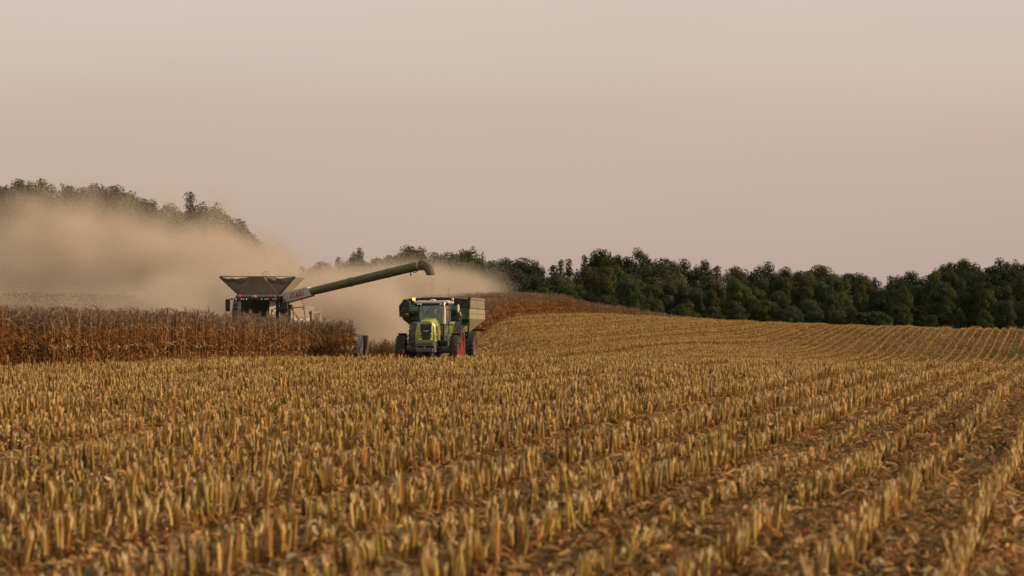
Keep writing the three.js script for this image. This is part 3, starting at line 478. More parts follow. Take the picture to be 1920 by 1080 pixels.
  // beacons: the one on the far corner of the roof is lit
  const beacon = (x, lit) => { const h = part('beacon', [rod([x, 2.96, 0.1], [x, 3.02, 0.1], 0.03), rod([x > 0 ? 0.78 : -0.78, 2.9, 0.1], [x, 2.96, 0.1], 0.015)], M.black, T); const g = new THREE.CylinderGeometry(0.055, 0.065, 0.11, 14); g.translate(x, 3.075, 0.1); part('beacon_light', g, lit ? new THREE.MeshStandardMaterial({ color: C(0.9, 0.35, 0.04), emissive: C(1, 0.36, 0.05), emissiveIntensity: 5 }) : M.amber, h); };
  beacon(-0.86, true); beacon(0.92, false);
  const glow = new THREE.PointLight(C(1, 0.45, 0.1), 1.5); glow.name = 'beacon_lamp'; glow.position.set(-0.86, 3.075, 0.1); glow.castShadow = true; T.add(glow);
  const ex = part('exhaust', [rod([0.60, 1.95, 0.62], [0.60, 2.68, 0.62], 0.075, 0.075, 16), rod([0.60, 2.68, 0.62], [0.60, 2.72, 0.62], 0.075, 0.055, 16), pipe([[0.60, 2.7, 0.62], [0.60, 2.82, 0.62], [0.62, 2.93, 0.57]], 0.05, 8, 10)], M.chrome, T); for (const y of [2.05, 2.5]) part('exhaust_clamp', rod([0.6, y, 0.62], [0.6, y + 0.04, 0.62], 0.085), M.steel, ex);
  part('exhaust_bracket', [rod([0.60, 1.2, 0.62], [0.60, 1.95, 0.62], 0.06), box(0.2, 0.06, 0.1, 0.5, 1.9, 0.6)], M.black, T);
  part('handrail', pipe([[0.62, 1.3, 0.5], [0.75, 1.5, 0.55], [0.78, 2.1, 0.5], [0.66, 2.3, 0.42]], 0.016), M.black, T); part('handrail', [pipe([[0.9, 0.9, 0.2], [1.0, 1.2, 0.25], [1.0, 1.8, 0.2], [0.75, 1.95, 0.1]], 0.016)], M.black, T);
  mirror(T, 'mirror', -1.30, 2.48, 0.4, 0.17, 0.38, 0.1, [[-0.58, 2.74, 0.36], [-0.9, 2.78, 0.42], [-1.24, 2.78, 0.42], [-1.3, 2.7, 0.4], [-1.3, 2.6, 0.4]]);
  mirror(T, 'mirror', 1.20, 2.27, 0.3, 0.19, 0.40, 0.1, [[0.58, 2.58, 0.36], [0.9, 2.6, 0.36], [1.14, 2.58, 0.32], [1.2, 2.45, 0.3]]);
  part('marker_light', box(0.12, 0.05, 0.05, -1.13, 2.39, 0.42), M.amber, T); part('marker_light', [box(0.1, 0.045, 0.05, 1.34, 2.34, 0.32)], M.amber, T);
  part('reflector', place(new THREE.CylinderGeometry(0.05, 0.05, 0.03, 14), 1.45, 2.31, 0.34, Math.PI / 2), M.redLens, T); part('reflector', place(new THREE.CylinderGeometry(0.035, 0.035, 0.03, 14), 0.55, 1.38, 0.62, Math.PI / 2), M.redLens, T);
  for (const q of [[[0.45, 1.2, 1.3], [0.6, 1.05, 1.5], [0.75, 0.95, 1.45]], [[-0.45, 1.15, 1.3], [-0.6, 1.02, 1.5], [-0.75, 0.95, 1.45]], [[-0.3, 1.0, 2.0], [-0.55, 1.0, 1.8], [-0.8, 0.9, 1.5]]]) part('hydraulic_line', pipe(q, 0.022), M.black, T);
  // inside
  const seat = part('seat', [box(0.5, 0.14, 0.5, 0, 1.78, -0.55, 0, 0, 0, 0.06), box(0.48, 0.62, 0.13, 0, 2.12, -0.82, -0.1, 0, 0, 0.06), box(0.3, 0.4, 0.3, 0, 1.52, -0.55)], M.seat, T); part('armrest', box(0.09, 0.07, 0.4, -0.32, 2.02, -0.5), M.seat, seat);
  part('steering_wheel', [place(new THREE.TorusGeometry(0.19, 0.016, 8, 28), 0, 2.02, -0.08, -0.9), rod([0, 1.5, 0.2], [0, 2.01, -0.08], 0.03), rod([-0.18, 2.02, -0.08], [0.18, 2.02, -0.08], 0.012)], M.black, T);
  part('dashboard', [box(0.5, 0.35, 0.22, 0, 1.62, 0.22, -0.3), box(0.18, 0.24, 0.04, -0.38, 2.05, 0.0, 0, 0.5)], M.black, T);
  T.updateMatrixWorld(true);
  const p = person('tractor driver in dark clothes behind the windshield with both hands on the wheel', [0.05, 0.055, 0.065], [0.03, 0.035, 0.05], [0.03, 0.02, 0.015], [0.20, 0.46]);
  p.position.copy(T.localToWorld(V(0, 1.87, -0.56))); p.rotation.y = T.rotation.y;
}

// ------------------------------------------------------------------ the grain cart
{
  const K = thing('grain_cart', 'green grain cart with black tarp top and dusty sunlit-coloured side hitched behind the tractor', 'grain cart', null, [-3.29, -0.32, -116.5], -0.165);
  K.rotation.x = -0.015;
  const w = 1.62, y0 = 2.14, y1 = 2.62, y2 = 3.06, zf = 2.0, zb = -2.0;
  part('front_wall', plate([[-w, y0, zf], [w, y0, zf], [w, y1, zf], [-w, y1, zf]], 0.03), M.cartGreen, K);
  part('rear_wall', plate([[w, y0, zb], [-w, y0, zb], [-w, y2, zb], [w, y2, zb]], 0.03), M.cartGreen, K);
  // side sheets between ribs
  for (const s of [-1, 1]) for (let c = 0; c < 2; c++) for (let q = 0; q < 2; q++) {
    const za = c ? -0.015 : zf, zc = c ? zb : 0.015, ya = y0 + q * 0.245, yb = ya + 0.225, A = [[s * w, ya, s > 0 ? za : zc], [s * w, ya, s > 0 ? zc : za], [s * w, yb, s > 0 ? zc : za], [s * w, yb, s > 0 ? za : zc]];
    part('side_panel', plate(A, 0.035), M.cartSideSunlit, K);
  }
  for (const s of [-1, 1]) { part('side_wall', plate([[s * (w - 0.02), y0, s > 0 ? zf : zb], [s * (w - 0.02), y0, s > 0 ? zb : zf], [s * (w - 0.02), y2, s > 0 ? zb : zf], [s * (w - 0.02), y2, s > 0 ? zf : zb]], 0.012), M.tarp, K); for (let c = 0; c < 2; c++) part('tarp_flap', plate([[s * w, y1 + 0.02, s > 0 ? (c ? -0.02 : zf) : (c ? zb : 0.02)], [s * w, y1 + 0.02, s > 0 ? (c ? zb : 0.02) : (c ? -0.02 : zf)], [s * (w - 0.03), y2, s > 0 ? (c ? zb : 0.02) : (c ? -0.02 : zf)], [s * (w - 0.03), y2, s > 0 ? (c ? -0.02 : zf) : (c ? zb : 0.02)]], 0.03), M.tarpSunlit, K); for (const z of [0, -1.95]) part('tarp_tie', box(0.05, 0.12, 0.06, s * (w + 0.03), y1 + 0.02, z), M.black, K); }
  // arched tarp end and the rolled tarp along the sunny edge
  const arch = []; for (let k = 0; k <= 10; k++) { const t = k / 10; arch.push([lerp(w, -w, t), y2 + 0.10 * Math.sin(Math.PI * t), zf]); }
  part('tarp_end', loft([[[-w, y1, zf], [w, y1, zf], ...arch], [[-w, y1, zf + 0.03], [w, y1, zf + 0.03], ...arch.map((a) => [a[0], a[1], zf + 0.03])]], true, 0.3), M.tarp, K);
  const roll = []; for (let k = 0; k <= 24; k++) { const z = lerp(zf, zb, k / 24), r = 0.055 + 0.02 * Math.sin(k * 1.9) + 0.012 * Math.sin(k * 4.1); roll.push(Array.from({ length: 9 }, (_, q) => [w - 0.01 + r * Math.cos(q * 0.698), y2 + 0.03 + r * Math.sin(q * 0.698), z])); }
  part('rolled_tarp', loft(roll.reverse()), M.tarpSunlit, K);
  for (const z of [-1.2, -0.4, 0.4, 1.2]) part('tarp_bow', pipe([[-w, y2, z], [-w / 2, y2 + 0.08, z], [0, y2 + 0.1, z], [w / 2, y2 + 0.08, z], [w, y2, z]], 0.02, 16, 6), M.steel, K);
  part('corner_post', [box(0.09, 0.55, 0.09, w, 2.86, zf + 0.02), box(0.14, 0.12, 0.12, w, y2 + 0.06, zf)], M.black, K);
  for (const q of [-1, 1]) part('corner_edge', box(0.05, 0.5, 0.05, q * (w + 0.005), 2.38, zf + 0.03), M.rimTan, K);
  // the hopper narrows in both directions
  const top = [[-w, y0, zf], [w, y0, zf], [w, y0, zb], [-w, y0, zb]], bot = [[-0.45, 1.02, 0.75], [0.45, 1.02, 0.75], [0.45, 1.02, -0.75], [-0.45, 1.02, -0.75]];
  part('hopper_front', plate([bot[0], bot[1], top[1], top[0]], 0.03), M.cartGreen, K); part('hopper_rear', plate([bot[2], bot[3], top[3], top[2]], 0.03), M.cartGreen, K);
  const mid = (a, b, t) => a.map((q, i) => lerp(q, b[i], t));
  for (const [a, b, c, d] of [[bot[1], bot[2], top[2], top[1]], [bot[3], bot[0], top[0], top[3]]]) for (let q = 0; q < 2; q++) part('hopper_side', plate([mid(a, b, q / 2 + 0.012 * q), mid(a, b, (q + 1) / 2), mid(d, c, (q + 1) / 2), mid(d, c, q / 2 + 0.006 * q)], 0.03), M.cartSideSunlit, K);
  part('hopper_sump', loft([[[-0.5, 0.72, 0.85], [0.5, 0.72, 0.85], [0.5, 0.72, -0.85], [-0.5, 0.72, -0.85]].reverse(), [[-0.5, 1.04, 0.85], [0.5, 1.04, 0.85], [0.5, 1.04, -0.85], [-0.5, 1.04, -0.85]].reverse()]), M.cartGreen, K);
  part('front_frame', [loft([[[0.35, 1.98, 1.5], [0.45, 1.95, 1.5], [0.45, 1.95, 1.62], [0.35, 1.98, 1.62]], [[1.55, 1.78, 1.7], [1.6, 1.9, 1.7], [1.6, 1.9, 1.85], [1.55, 1.78, 1.85]]]), rod([-1.5, 2.1, 1.95], [-0.4, 1.15, 1.0], 0.05), box(3.2, 0.10, 0.08, 0, y0, zf + 0.05), rod([0.9, 2.14, 2.05], [0.35, 1.55, 1.5], 0.05), rod([1.58, 2.1, 1.95], [1.2, 0.95, 0.2], 0.045)], M.cartGreen, K);
  part('lettering', place(letters('GT', 0.2, 0.012), 0.86, 1.62, 1.45, 0.84, 0, 0), M.whitePaint, K);
  // unloading auger folded across the front, with its black rubber spout
  const au = part('unloading_auger', [rod([1.12, 2.56, 2.34], [-1.25, 2.52, 2.34], 0.20, 0.20, 24)], M.cartGreen, K);
  part('auger_flange', rod([1.12, 2.56, 2.34], [1.16, 2.56, 2.34], 0.26, 0.26, 24), M.rimTan, au);
  part('auger_spout', loft([[[-1.68, 2.22, 2.15], [-1.2, 2.2, 2.15], [-1.2, 2.95, 2.15], [-1.38, 3.06, 2.15], [-1.5, 3.0, 2.15], [-1.7, 2.75, 2.15]], [[-1.68, 2.22, 2.55], [-1.2, 2.2, 2.55], [-1.2, 2.95, 2.55], [-1.38, 3.06, 2.55], [-1.5, 3.0, 2.55], [-1.7, 2.75, 2.55]]]), M.tarp, au);
  part('auger_hinge', [pipe([[1.14, 2.5, 2.3], [1.2, 2.2, 2.2], [1.0, 1.8, 1.8], [0.7, 1.3, 1.3]], 0.10, 18, 10)], M.cartGreen, K);
  part('axle', [rod([-1.3, 0.76, 0], [1.3, 0.76, 0], 0.09), box(2.0, 0.14, 0.3, 0, 0.9, 0)], M.cartGreen, K);
  part('tongue', [pipe([[0.3, 0.75, 0.8], [0.45, 0.62, 2.4], [0.62, 0.55, 4.2]], 0.08, 12, 8), pipe([[-0.4, 0.75, 0.8], [0.2, 0.62, 2.6], [0.6, 0.55, 4.2]], 0.08, 12, 8)], M.cartGreen, K);
  part('jack_stand', [rod([0.85, 0.45, 2.3], [0.85, 1.05, 2.3], 0.05), box(0.12, 0.02, 0.12, 0.85, 0.44, 2.3)], M.red, K);
  part('tail_light', box(0.11, 0.11, 0.1, 1.62, 1.66, -1.7), M.redLens, K); part('light_bracket', box(0.75, 0.1, 0.08, 1.4, 1.62, -1.78), M.black, K);
  part('ladder', [...[-0.15, 0.15].map((x) => rod([0.2 + x, 1.15, 1.35], [0.2 + x, 2.6, 2.12], 0.018)), ...[0, 1, 2, 3, 4].map((k) => rod([0.05, 1.25 + k * 0.28, 1.4 + k * 0.15], [0.35, 1.25 + k * 0.28, 1.4 + k * 0.15], 0.014))], M.steel, K);
  for (const s of [-1, 1]) wheel(K, s * 1.2, 0.76, 0, 0.77, 0.74, 0.45, M.rimTan, 20, 0.06);
}

// ------------------------------------------------------------------ the combine
{
  const B = thing('combine_harvester', 'grey combine harvester with raised grain tank flaps behind the standing corn', 'combine harvester', null, [-12.8, -0.92, -123.9], -0.13);
  const loc = (px, py, d) => B.worldToLocal(at(px, py, d)), arr = (v) => [v.x, v.y, v.z];
  // body
  const body = part('body', [loft([[[-1.5, 1.2], [1.5, 1.2], [1.55, 2.7], [1.45, 3.0], [1.2, 3.1], [-1.2, 3.1], [-1.45, 3.0], [-1.55, 2.7]].map((p) => [p[0], p[1], -6.6]), [[-1.5, 1.2], [1.5, 1.2], [1.55, 2.9], [1.45, 3.2], [1.2, 3.3], [-1.2, 3.3], [-1.45, 3.2], [-1.55, 2.9]].map((p) => [p[0], p[1], -2.6]), [[-1.5, 1.2], [1.5, 1.2], [1.55, 3.1], [1.45, 3.72], [1.2, 3.93], [-1.2, 3.93], [-1.45, 3.72], [-1.55, 3.1]].map((p) => [p[0], p[1], -2.2]), [[-1.5, 1.2], [1.5, 1.2], [1.55, 3.1], [1.45, 3.72], [1.2, 3.93], [-1.2, 3.93], [-1.45, 3.72], [-1.55, 3.1]].map((p) => [p[0], p[1], 0.62])])], M.pale, B);
  for (const s of [-1, 1]) { part('side_panel', [box(0.05, 1.25, 1.9, s * 1.6, 2.1, -0.7), box(0.05, 1.25, 1.9, s * 1.6, 2.1, -2.7)], M.panelGrey, body); part('side_panel', box(0.08, 1.5, 2.4, s * 1.62, 2.35, -5.2), M.pale, body); for (let k = 0; k < 6; k++) part('vent_slat', box(0.03, 0.045, 1.5, s * 1.675, 2.55 + k * 0.08, -5.0 - k * 0.05, 0.05), M.black, body); }
  part('engine_cover', [box(2.6, 0.4, 2.4, 0, 3.2, -5.2, 0, 0, 0, 0.12)], M.pale, B);
  part('exhaust', [rod([1.0, 3.5, -4.2], [1.0, 3.95, -4.2], 0.09), pipe([[1.0, 3.95, -4.2], [1.05, 4.05, -4.3], [1.2, 4.08, -4.5]], 0.08, 8, 10)], M.charcoal, B);
  part('straw_chopper', loft([[[-1.2, 0.9, -8.2], [1.2, 0.9, -8.2], [1.2, 1.6, -8.2], [-1.2, 1.6, -8.2]], [[-1.4, 1.2, -6.5], [1.4, 1.2, -6.5], [1.4, 2.9, -6.5], [-1.4, 2.9, -6.5]]]), M.limeDull, B);
  // cab
  const cz = 1.9;
  part('cab_body', [loft([[[-0.98, 1.55, 0.6], [0.98, 1.55, 0.6], [0.98, 3.66, 0.6], [-0.98, 3.66, 0.6]], [[-0.98, 1.55, 0.72], [0.98, 1.55, 0.72], [0.98, 3.66, 0.72], [-0.98, 3.66, 0.72]]]), box(1.96, 0.1, 1.3, 0, 1.6, 1.25)], M.panelGrey, B);
  for (const s of [-1, 1]) {
    part('cab_pillar', loft([[[s * 0.715, 1.6, cz - 0.02], [s * 0.99, 1.6, cz - 0.3], [s * 0.97, 1.6, cz - 0.36], [s * 0.70, 1.6, cz - 0.1]], [[s * 0.72, 3.67, cz], [s * 1.0, 3.67, cz - 0.28], [s * 0.98, 3.67, cz - 0.34], [s * 0.70, 3.67, cz - 0.08]]]), M.panelGrey, B);
    part('side_window', quad([s * 0.98, 1.65, cz - 0.36], [s * 0.98, 1.65, 0.75], [s * 0.99, 3.64, 0.75], [s * 0.99, 3.64, cz - 0.36]), M.glassDark, B);
    part('pillar_seam', rod([s * 0.715, 1.6, cz + 0.005], [s * 0.72, 3.66, cz + 0.02], 0.022), M.black, B);
  }
  const ws = [], A = [[-0.71, 1.62, cz - 0.02], [0.71, 1.62, cz - 0.02], [0.715, 3.66, cz + 0.0], [-0.715, 3.66, cz + 0.0]]; part('windshield', quad(...A), M.glassDark, B);
  part('cab_roof', [box(2.1, 0.16, 1.7, 0, 3.86, 1.05, 0, 0, 0, 0.07), box(0.5, 0.3, 0.8, 1.24, 3.74, 0.1, 0, 0, 0, 0.1)], M.pale, B);
  const bar = part('light_bar', [box(2.52, 0.11, 0.5, 0, 3.72, 1.75, 0, 0, 0, 0.04)], M.black, B);
  for (const x of [-1.12, -0.99, -0.71, -0.6, -0.44, 0.36, 0.53, 0.65, 0.95, 1.08]) lampPart(bar, x, 3.715, 2.02, 0.038);
  for (const [x, m] of [[-0.83, M.redLens], [0.76, M.redLens], [1.03, M.amber]]) part('beacon', [place(new THREE.SphereGeometry(0.07, 12, 8), x, 3.87, 1.88), box(0.12, 0.05, 0.1, x, 3.80, 1.85)], m, B);
  part('camera_pod', [box(0.24, 0.12, 0.14, -0.06, 3.85, 1.93, 0, 0, 0, 0.05)], M.rimTan, B);
  part('operator_seat', [box(0.56, 0.14, 0.5, 0, 2.1, 1.0, 0, 0, 0, 0.05), box(0.54, 0.8, 0.14, 0, 2.55, 0.78, 0, 0, 0, 0.06), box(0.3, 0.5, 0.3, 0, 1.85, 1.0)], M.seat, B);
  part('steering_wheel', [place(new THREE.TorusGeometry(0.19, 0.016, 8, 24), 0, 2.42, 1.5, -0.9), rod([0, 1.65, 1.6], [0, 2.4, 1.5], 0.035)], M.black, B);
  mirror(B, 'mirror', -1.49, 3.4, 1.7, 0.24, 0.62, 0.12, [[-1.2, 3.72, 1.7], [-1.4, 3.74, 1.7], [-1.49, 3.7, 1.7], [-1.49, 3.6, 1.7]]);
  mirror(B, 'mirror', 1.50, 3.33, 1.5, 0.2, 0.66, 0.12, [[1.2, 3.7, 1.6], [1.4, 3.7, 1.55], [1.5, 3.66, 1.5], [1.5, 3.55, 1.5]]);
  mirror(B, 'mirror', 1.22, 3.18, 1.5, 0.26, 0.26, 0.1, [[1.4, 3.2, 1.5], [1.3, 3.2, 1.5], [1.22, 3.2, 1.5]]);
  part('bracket', [pipe([[-1.0, 3.4, 1.5], [-1.12, 3.42, 1.6], [-1.2, 3.4, 1.6]], 0.035), pipe([[-1.0, 3.2, 1.5], [-1.12, 3.22, 1.6], [-1.22, 3.18, 1.6]], 0.035)], M.black, B);
  part('handrail', [pipe([[0.85, 2.4, 1.8], [0.85, 3.15, 1.8], [0.95, 3.22, 1.8], [1.6, 3.22, 1.7]], 0.022), pipe([[1.6, 2.2, 1.6], [1.62, 3.22, 1.6], [1.8, 3.26, 1.5], [2.3, 3.24, 1.1], [2.4, 2.3, 1.0]], 0.024), rod([1.75, 3.25, 1.5], [2.25, 2.5, 1.1], 0.022), rod([1.85, 3.25, 1.45], [1.9, 2.2, 1.4], 0.022), pipe([[-0.85, 2.2, 1.86], [-0.85, 3.1, 1.86], [-0.8, 3.2, 1.86]], 0.02)], M.black, B);
  part('platform', box(0.9, 0.05, 1.4, 1.75, 2.15, 1.0), M.charcoal, B);
  // grain tank extension: metal plates and sagging corner cloths
  const yb = 3.95, yt = 4.85, b0 = [-1.08, 1.1], t0 = [-1.95, 1.6], zbk = -0.7, ztk = -0.75;
  const tank = part('tank_front', [plate([[-1.03, yb, 1.1], [1.03, yb, 1.1], [0.33, yt + 0.03, 1.62], [-0.30, yt + 0.03, 1.62]], 0.03)], M.tankMetal, B);
  part('plate_edge', [rod([-1.03, yb, 1.14], [-0.30, yt + 0.03, 1.66], 0.018), rod([1.03, yb, 1.14], [0.33, yt + 0.03, 1.66], 0.024), rod([-0.3, yt + 0.03, 1.64], [0.33, yt + 0.03, 1.64], 0.022)], M.rimTan, tank);
  for (const s of [-1, 1]) part('tank_side', plate(s > 0 ? [[1.1, yb, 1.06], [1.1, yb, zbk], [1.98, yt, ztk], [1.98, yt, 1.5]] : [[-1.1, yb, zbk], [-1.1, yb, 1.06], [-1.98, yt, 1.5], [-1.98, yt, ztk]], 0.03), M.tankMetal, B);
  part('tank_back', plate([[1.1, yb, zbk], [-1.1, yb, zbk], [-0.4, yt + 0.02, ztk - 0.15], [0.4, yt + 0.02, ztk - 0.15]], 0.03), M.tankMetal, B);
  const cloth = (P0, P1, P2, sag, seed) => {   // P0 the low corner, P1 and P2 the upper corners
    const n = 16, a = V(...P0), b = V(...P1), c = V(...P2), nrm = b.clone().sub(a).cross(c.clone().sub(a)).normalize(), p = [], g = new THREE.BufferGeometry(), pt = (i, j) => { const u = i / n, v = i ? j / i : 0, w = Math.sin(Math.PI * v) * u, q = a.clone().lerp(b.clone().lerp(c, v), u); q.y -= w * 0.13 * u * u; return q.addScaledVector(nrm, -sag * w * (0.7 + 0.5 * Math.sin(u * 11 + seed)) + 0.05 * w * Math.sin(v * 7 + u * 15 + seed) + 0.03 * w * Math.sin(v * 19 - u * 9 + seed)); };
    for (let i = 0; i < n; i++) for (let j = 0; j <= i; j++) { const t = [pt(i, j), pt(i + 1, j), pt(i + 1, j + 1)]; t.forEach((q) => p.push(q.x, q.y, q.z)); if (j < i) [pt(i, j), pt(i + 1, j + 1), pt(i, j + 1)].forEach((q) => p.push(q.x, q.y, q.z)); }
    g.setAttribute('position', new THREE.Float32BufferAttribute(p, 3)); const uv = []; for (let k = 0; k < p.length; k += 3) uv.push(p[k] * 0.7, p[k + 1] * 0.7); g.setAttribute('uv', new THREE.Float32BufferAttribute(uv, 2)); g.computeVertexNormals(); return toCreasedNormals(g, 1.2);
  };
  M.fabric.side = THREE.DoubleSide;
  part('corner_cloth', cloth([-1.07, yb, 1.09], [-0.30, yt + 0.02, 1.64], [-1.96, yt, 1.5], 0.16, 1), M.fabric, B); part('corner_cloth', cloth([1.07, yb, 1.09], [1.96, yt, 1.5], [0.33, yt + 0.02, 1.64], 0.16, 2), M.fabric, B);
  part('corner_cloth', cloth([1.1, yb, zbk], [0.4, yt, ztk - 0.15], [1.98, yt, ztk], 0.14, 3), M.fabric, B); part('corner_cloth', cloth([-1.1, yb, zbk], [-1.98, yt, ztk], [-0.4, yt, ztk - 0.15], 0.14, 4), M.fabric, B);
  part('tank_rail', [rod([-1.96, yt, 1.52], [-0.3, yt + 0.03, 1.66], 0.02), rod([1.96, yt, 1.52], [0.33, yt + 0.03, 1.66], 0.016), rod([1.08, yb, 1.12], [1.98, yt, 1.53], 0.028), rod([-1.08, yb, 1.12], [-1.98, yt, 1.53], 0.028), rod([-1.98, yt + 0.05, 1.4], [-1.98, yt + 0.05, -1.3], 0.02)], M.charcoal, B);
  part('filling_auger_hoop', [pipe([[-0.2, yt, -0.3], [-0.13, yt + 0.22, -0.3], [0.02, yt + 0.3, -0.3], [0.2, yt + 0.2, -0.3], [0.3, yt, -0.3]], 0.02, 18, 6), rod([0.02, yt, -0.3], [0.02, yt + 0.3, -0.3], 0.012), rod([-0.05, 3.9, -0.3], [0, yt + 0.05, -0.3], 0.14)], M.steel, B);
  // unloading pipe swung out over the grain cart
  const p0 = loc(536, 559, 122.5), p1 = loc(585, 546.5, 121.2), p2 = loc(790, 497, 115.6), dir = p2.clone().sub(p1).normalize(), up = V(0, 1, 0).addScaledVector(dir, -dir.y).normalize(), sd = V(0, 0, 0).crossVectors(dir, up).normalize();
  const P = (base, a, u, s) => arr(base.clone().addScaledVector(dir, a).addScaledVector(up, u).addScaledVector(sd, s));
  const dirH = p1.clone().sub(p0).normalize(), upH = V(0, 1, 0).addScaledVector(dirH, -dirH.y).normalize(), sdH = V(0, 0, 0).crossVectors(dirH, upH).normalize(), PH = (base, a, u, s) => arr(base.clone().addScaledVector(dirH, a).addScaledVector(upH, u).addScaledVector(sdH, s));
  const face = sd.clone().dot(B.worldToLocal(V(0, EYE, 0)).sub(p1)) > 0 ? 1 : -1;   // the side of the housing that looks at the field in front
  const hous = part('auger_housing', [loft([[PH(p0, -0.15, -0.26, -0.24), PH(p0, -0.1, 0.24, -0.24), PH(p0, -0.1, 0.24, 0.24), PH(p0, -0.15, -0.26, 0.24)], [PH(p1, 0.12, -0.22, -0.24), PH(p1, -0.08, 0.24, -0.24), PH(p1, -0.08, 0.24, 0.24), PH(p1, 0.12, -0.22, 0.24)]])], M.housing, B);
  {
    const text = letters('CLAAS', 0.25, 0.012, 0.12); text.scale(1.0, 1, 1);
    const along = dirH.clone(), outward = sdH.clone().multiplyScalar(face); if (V(0, 0, 0).crossVectors(along, upH).dot(outward) < 0) along.negate();
    const m = new THREE.Matrix4().makeBasis(along, upH, outward), c = p0.clone().lerp(p1, 0.56).addScaledVector(outward, 0.243).addScaledVector(upH, -0.01);
    part('lettering', text.applyMatrix4(m.setPosition(c)), M.redPaint, hous);
  }
  const tube = part('unloading_tube', [rod(arr(p1), arr(p2), 0.205, 0.225, 28)], M.limeDull, B);
  for (const t of [0.36, 0.7]) part('tube_clamp', rod(arr(p1.clone().lerp(p2, t)), arr(p1.clone().lerp(p2, t + 0.012)), 0.24, 0.24, 24), M.limeDull, tube);
  part('tube_clamp', [rod(arr(p1.clone().lerp(p2, 0.985)), arr(p2), 0.245, 0.25, 24)], M.rimTan, tube);
  part('hydraulic_line', [pipe([0, 0.2, 0.4, 0.6, 0.8, 0.93].map((t, i) => P(p1.clone().lerp(p2, t), 0, -0.17 - (i % 2) * 0.015, face * 0.16)), 0.018, 40, 6)], M.black, tube);
  for (const x of [-0.42, 0, 0.42]) part('tank_rib', rod([x * 1.25, yb + 0.04, 1.155], [x * 0.5, yt, 1.655], 0.014, 0.014, 6), M.tankMetal, tank);
  part('tank_seam', rod([-0.75, yb + 0.42, 1.365], [0.75, yb + 0.42, 1.365], 0.012, 0.012, 6), M.tankMetal, tank);
  part('work_light', [rod(P(p1.clone().lerp(p2, 0.9), 0, -0.24, 0), P(p1.clone().lerp(p2, 0.9), 0.02, -0.38, 0), 0.035), pipe([P(p1.clone().lerp(p2, 0.93), 0, -0.24, 0.1), P(p1.clone().lerp(p2, 0.95), 0, -0.3, 0.1), P(p2, -0.05, -0.2, 0.1)], 0.02)], M.black, tube);
  { // the spout bends down
    const rings = [], c0 = p2.clone(), down = V(0, -1, 0);
    for (let k = 0; k <= 9; k++) {
      const t = k / 9, a = t * 1.5, fw = dir.clone().multiplyScalar(Math.cos(a)).addScaledVector(down, Math.sin(a)).normalize(), q = c0.clone().addScaledVector(dir, 0.6 * Math.sin(a) - 0.02).addScaledVector(up, -0.62 * (1 - Math.cos(a))), rr = 0.25 - 0.04 * t;
      const u2 = V(0, 0, 0).crossVectors(fw, sd).normalize().multiplyScalar(-1); rings.push(Array.from({ length: 18 }, (_, j) => arr(q.clone().addScaledVector(u2, Math.cos(j * 0.349) * rr).addScaledVector(sd, -Math.sin(j * 0.349) * rr))));
    }
    part('spout', loft(rings, false, 1.2), M.rubberSpout, B); M.rubberSpout.side = THREE.DoubleSide;
  }
  part('auger_pivot', [rod(arr(p0.clone().add(V(-0.1, -0.9, 0))), arr(p0.clone().add(V(-0.1, 0.1, 0))), 0.2, 0.24, 16), box(0.3, 0.25, 0.3, p0.x + 0.2, p0.y - 0.45, p0.z)], M.charcoal, B);
  // feeder house, wheels, steps
  part('feeder_house', loft([[[-0.75, 0.5, 3.4], [0.75, 0.5, 3.4], [0.75, 1.2, 3.4], [-0.75, 1.2, 3.4]].reverse(), [[-0.75, 1.3, 0.6], [0.75, 1.3, 0.6], [0.75, 2.1, 0.6], [-0.75, 2.1, 0.6]].reverse()]), M.limeDull, B);
  for (const s of [-1, 1]) { wheel(B, s * 1.35, 1.0, 0, 1.0, 0.75, 0.5, M.red, 20, 0.06); wheel(B, s * 1.3, 0.7, -4.9, 0.7, 0.5, 0.38, M.red, 18, 0.045); }
  // corn head: back frame, row dividers and the end divider that shows beside the corn
  const yh = 0.42, half = 5.75;
  part('header_frame', [box(half * 2, 0.5, 0.7, 0, yh + 0.45, 3.7), box(half * 2, 0.12, 0.12, 0, yh + 1.15, 3.5), rod([-half, yh + 0.35, 4.0], [half, yh + 0.35, 4.0], 0.2)], M.limeDull, B);
  for (let k = 0; k < 13; k++) {
    const x = -half + k * half / 6, end = k === 0 || k === 12, w = end ? 0.2 : 0.26, top = end ? 0.62 : 0.42;
    part('row_divider', loft([[[x - w, yh, 4.0], [x + w, yh, 4.0], [x + w, yh + top * 0.6, 4.0], [x, yh + top, 4.0], [x - w, yh + top * 0.6, 4.0]].reverse(), [[x - w * 0.7, yh - 0.05, 4.7], [x + w * 0.7, yh - 0.05, 4.7], [x + w * 0.7, yh + top * 0.4, 4.7], [x, yh + top * 0.7, 4.7], [x - w * 0.7, yh + top * 0.4, 4.7]].reverse(), [[x - 0.05, yh - 0.25, 5.6], [x + 0.05, yh - 0.25, 5.6], [x + 0.05, yh - 0.2, 5.6], [x, yh - 0.17, 5.6], [x - 0.05, yh - 0.2, 5.6]].reverse()].reverse().map((r) => r.slice().reverse())), M.panelGrey, B);
  }
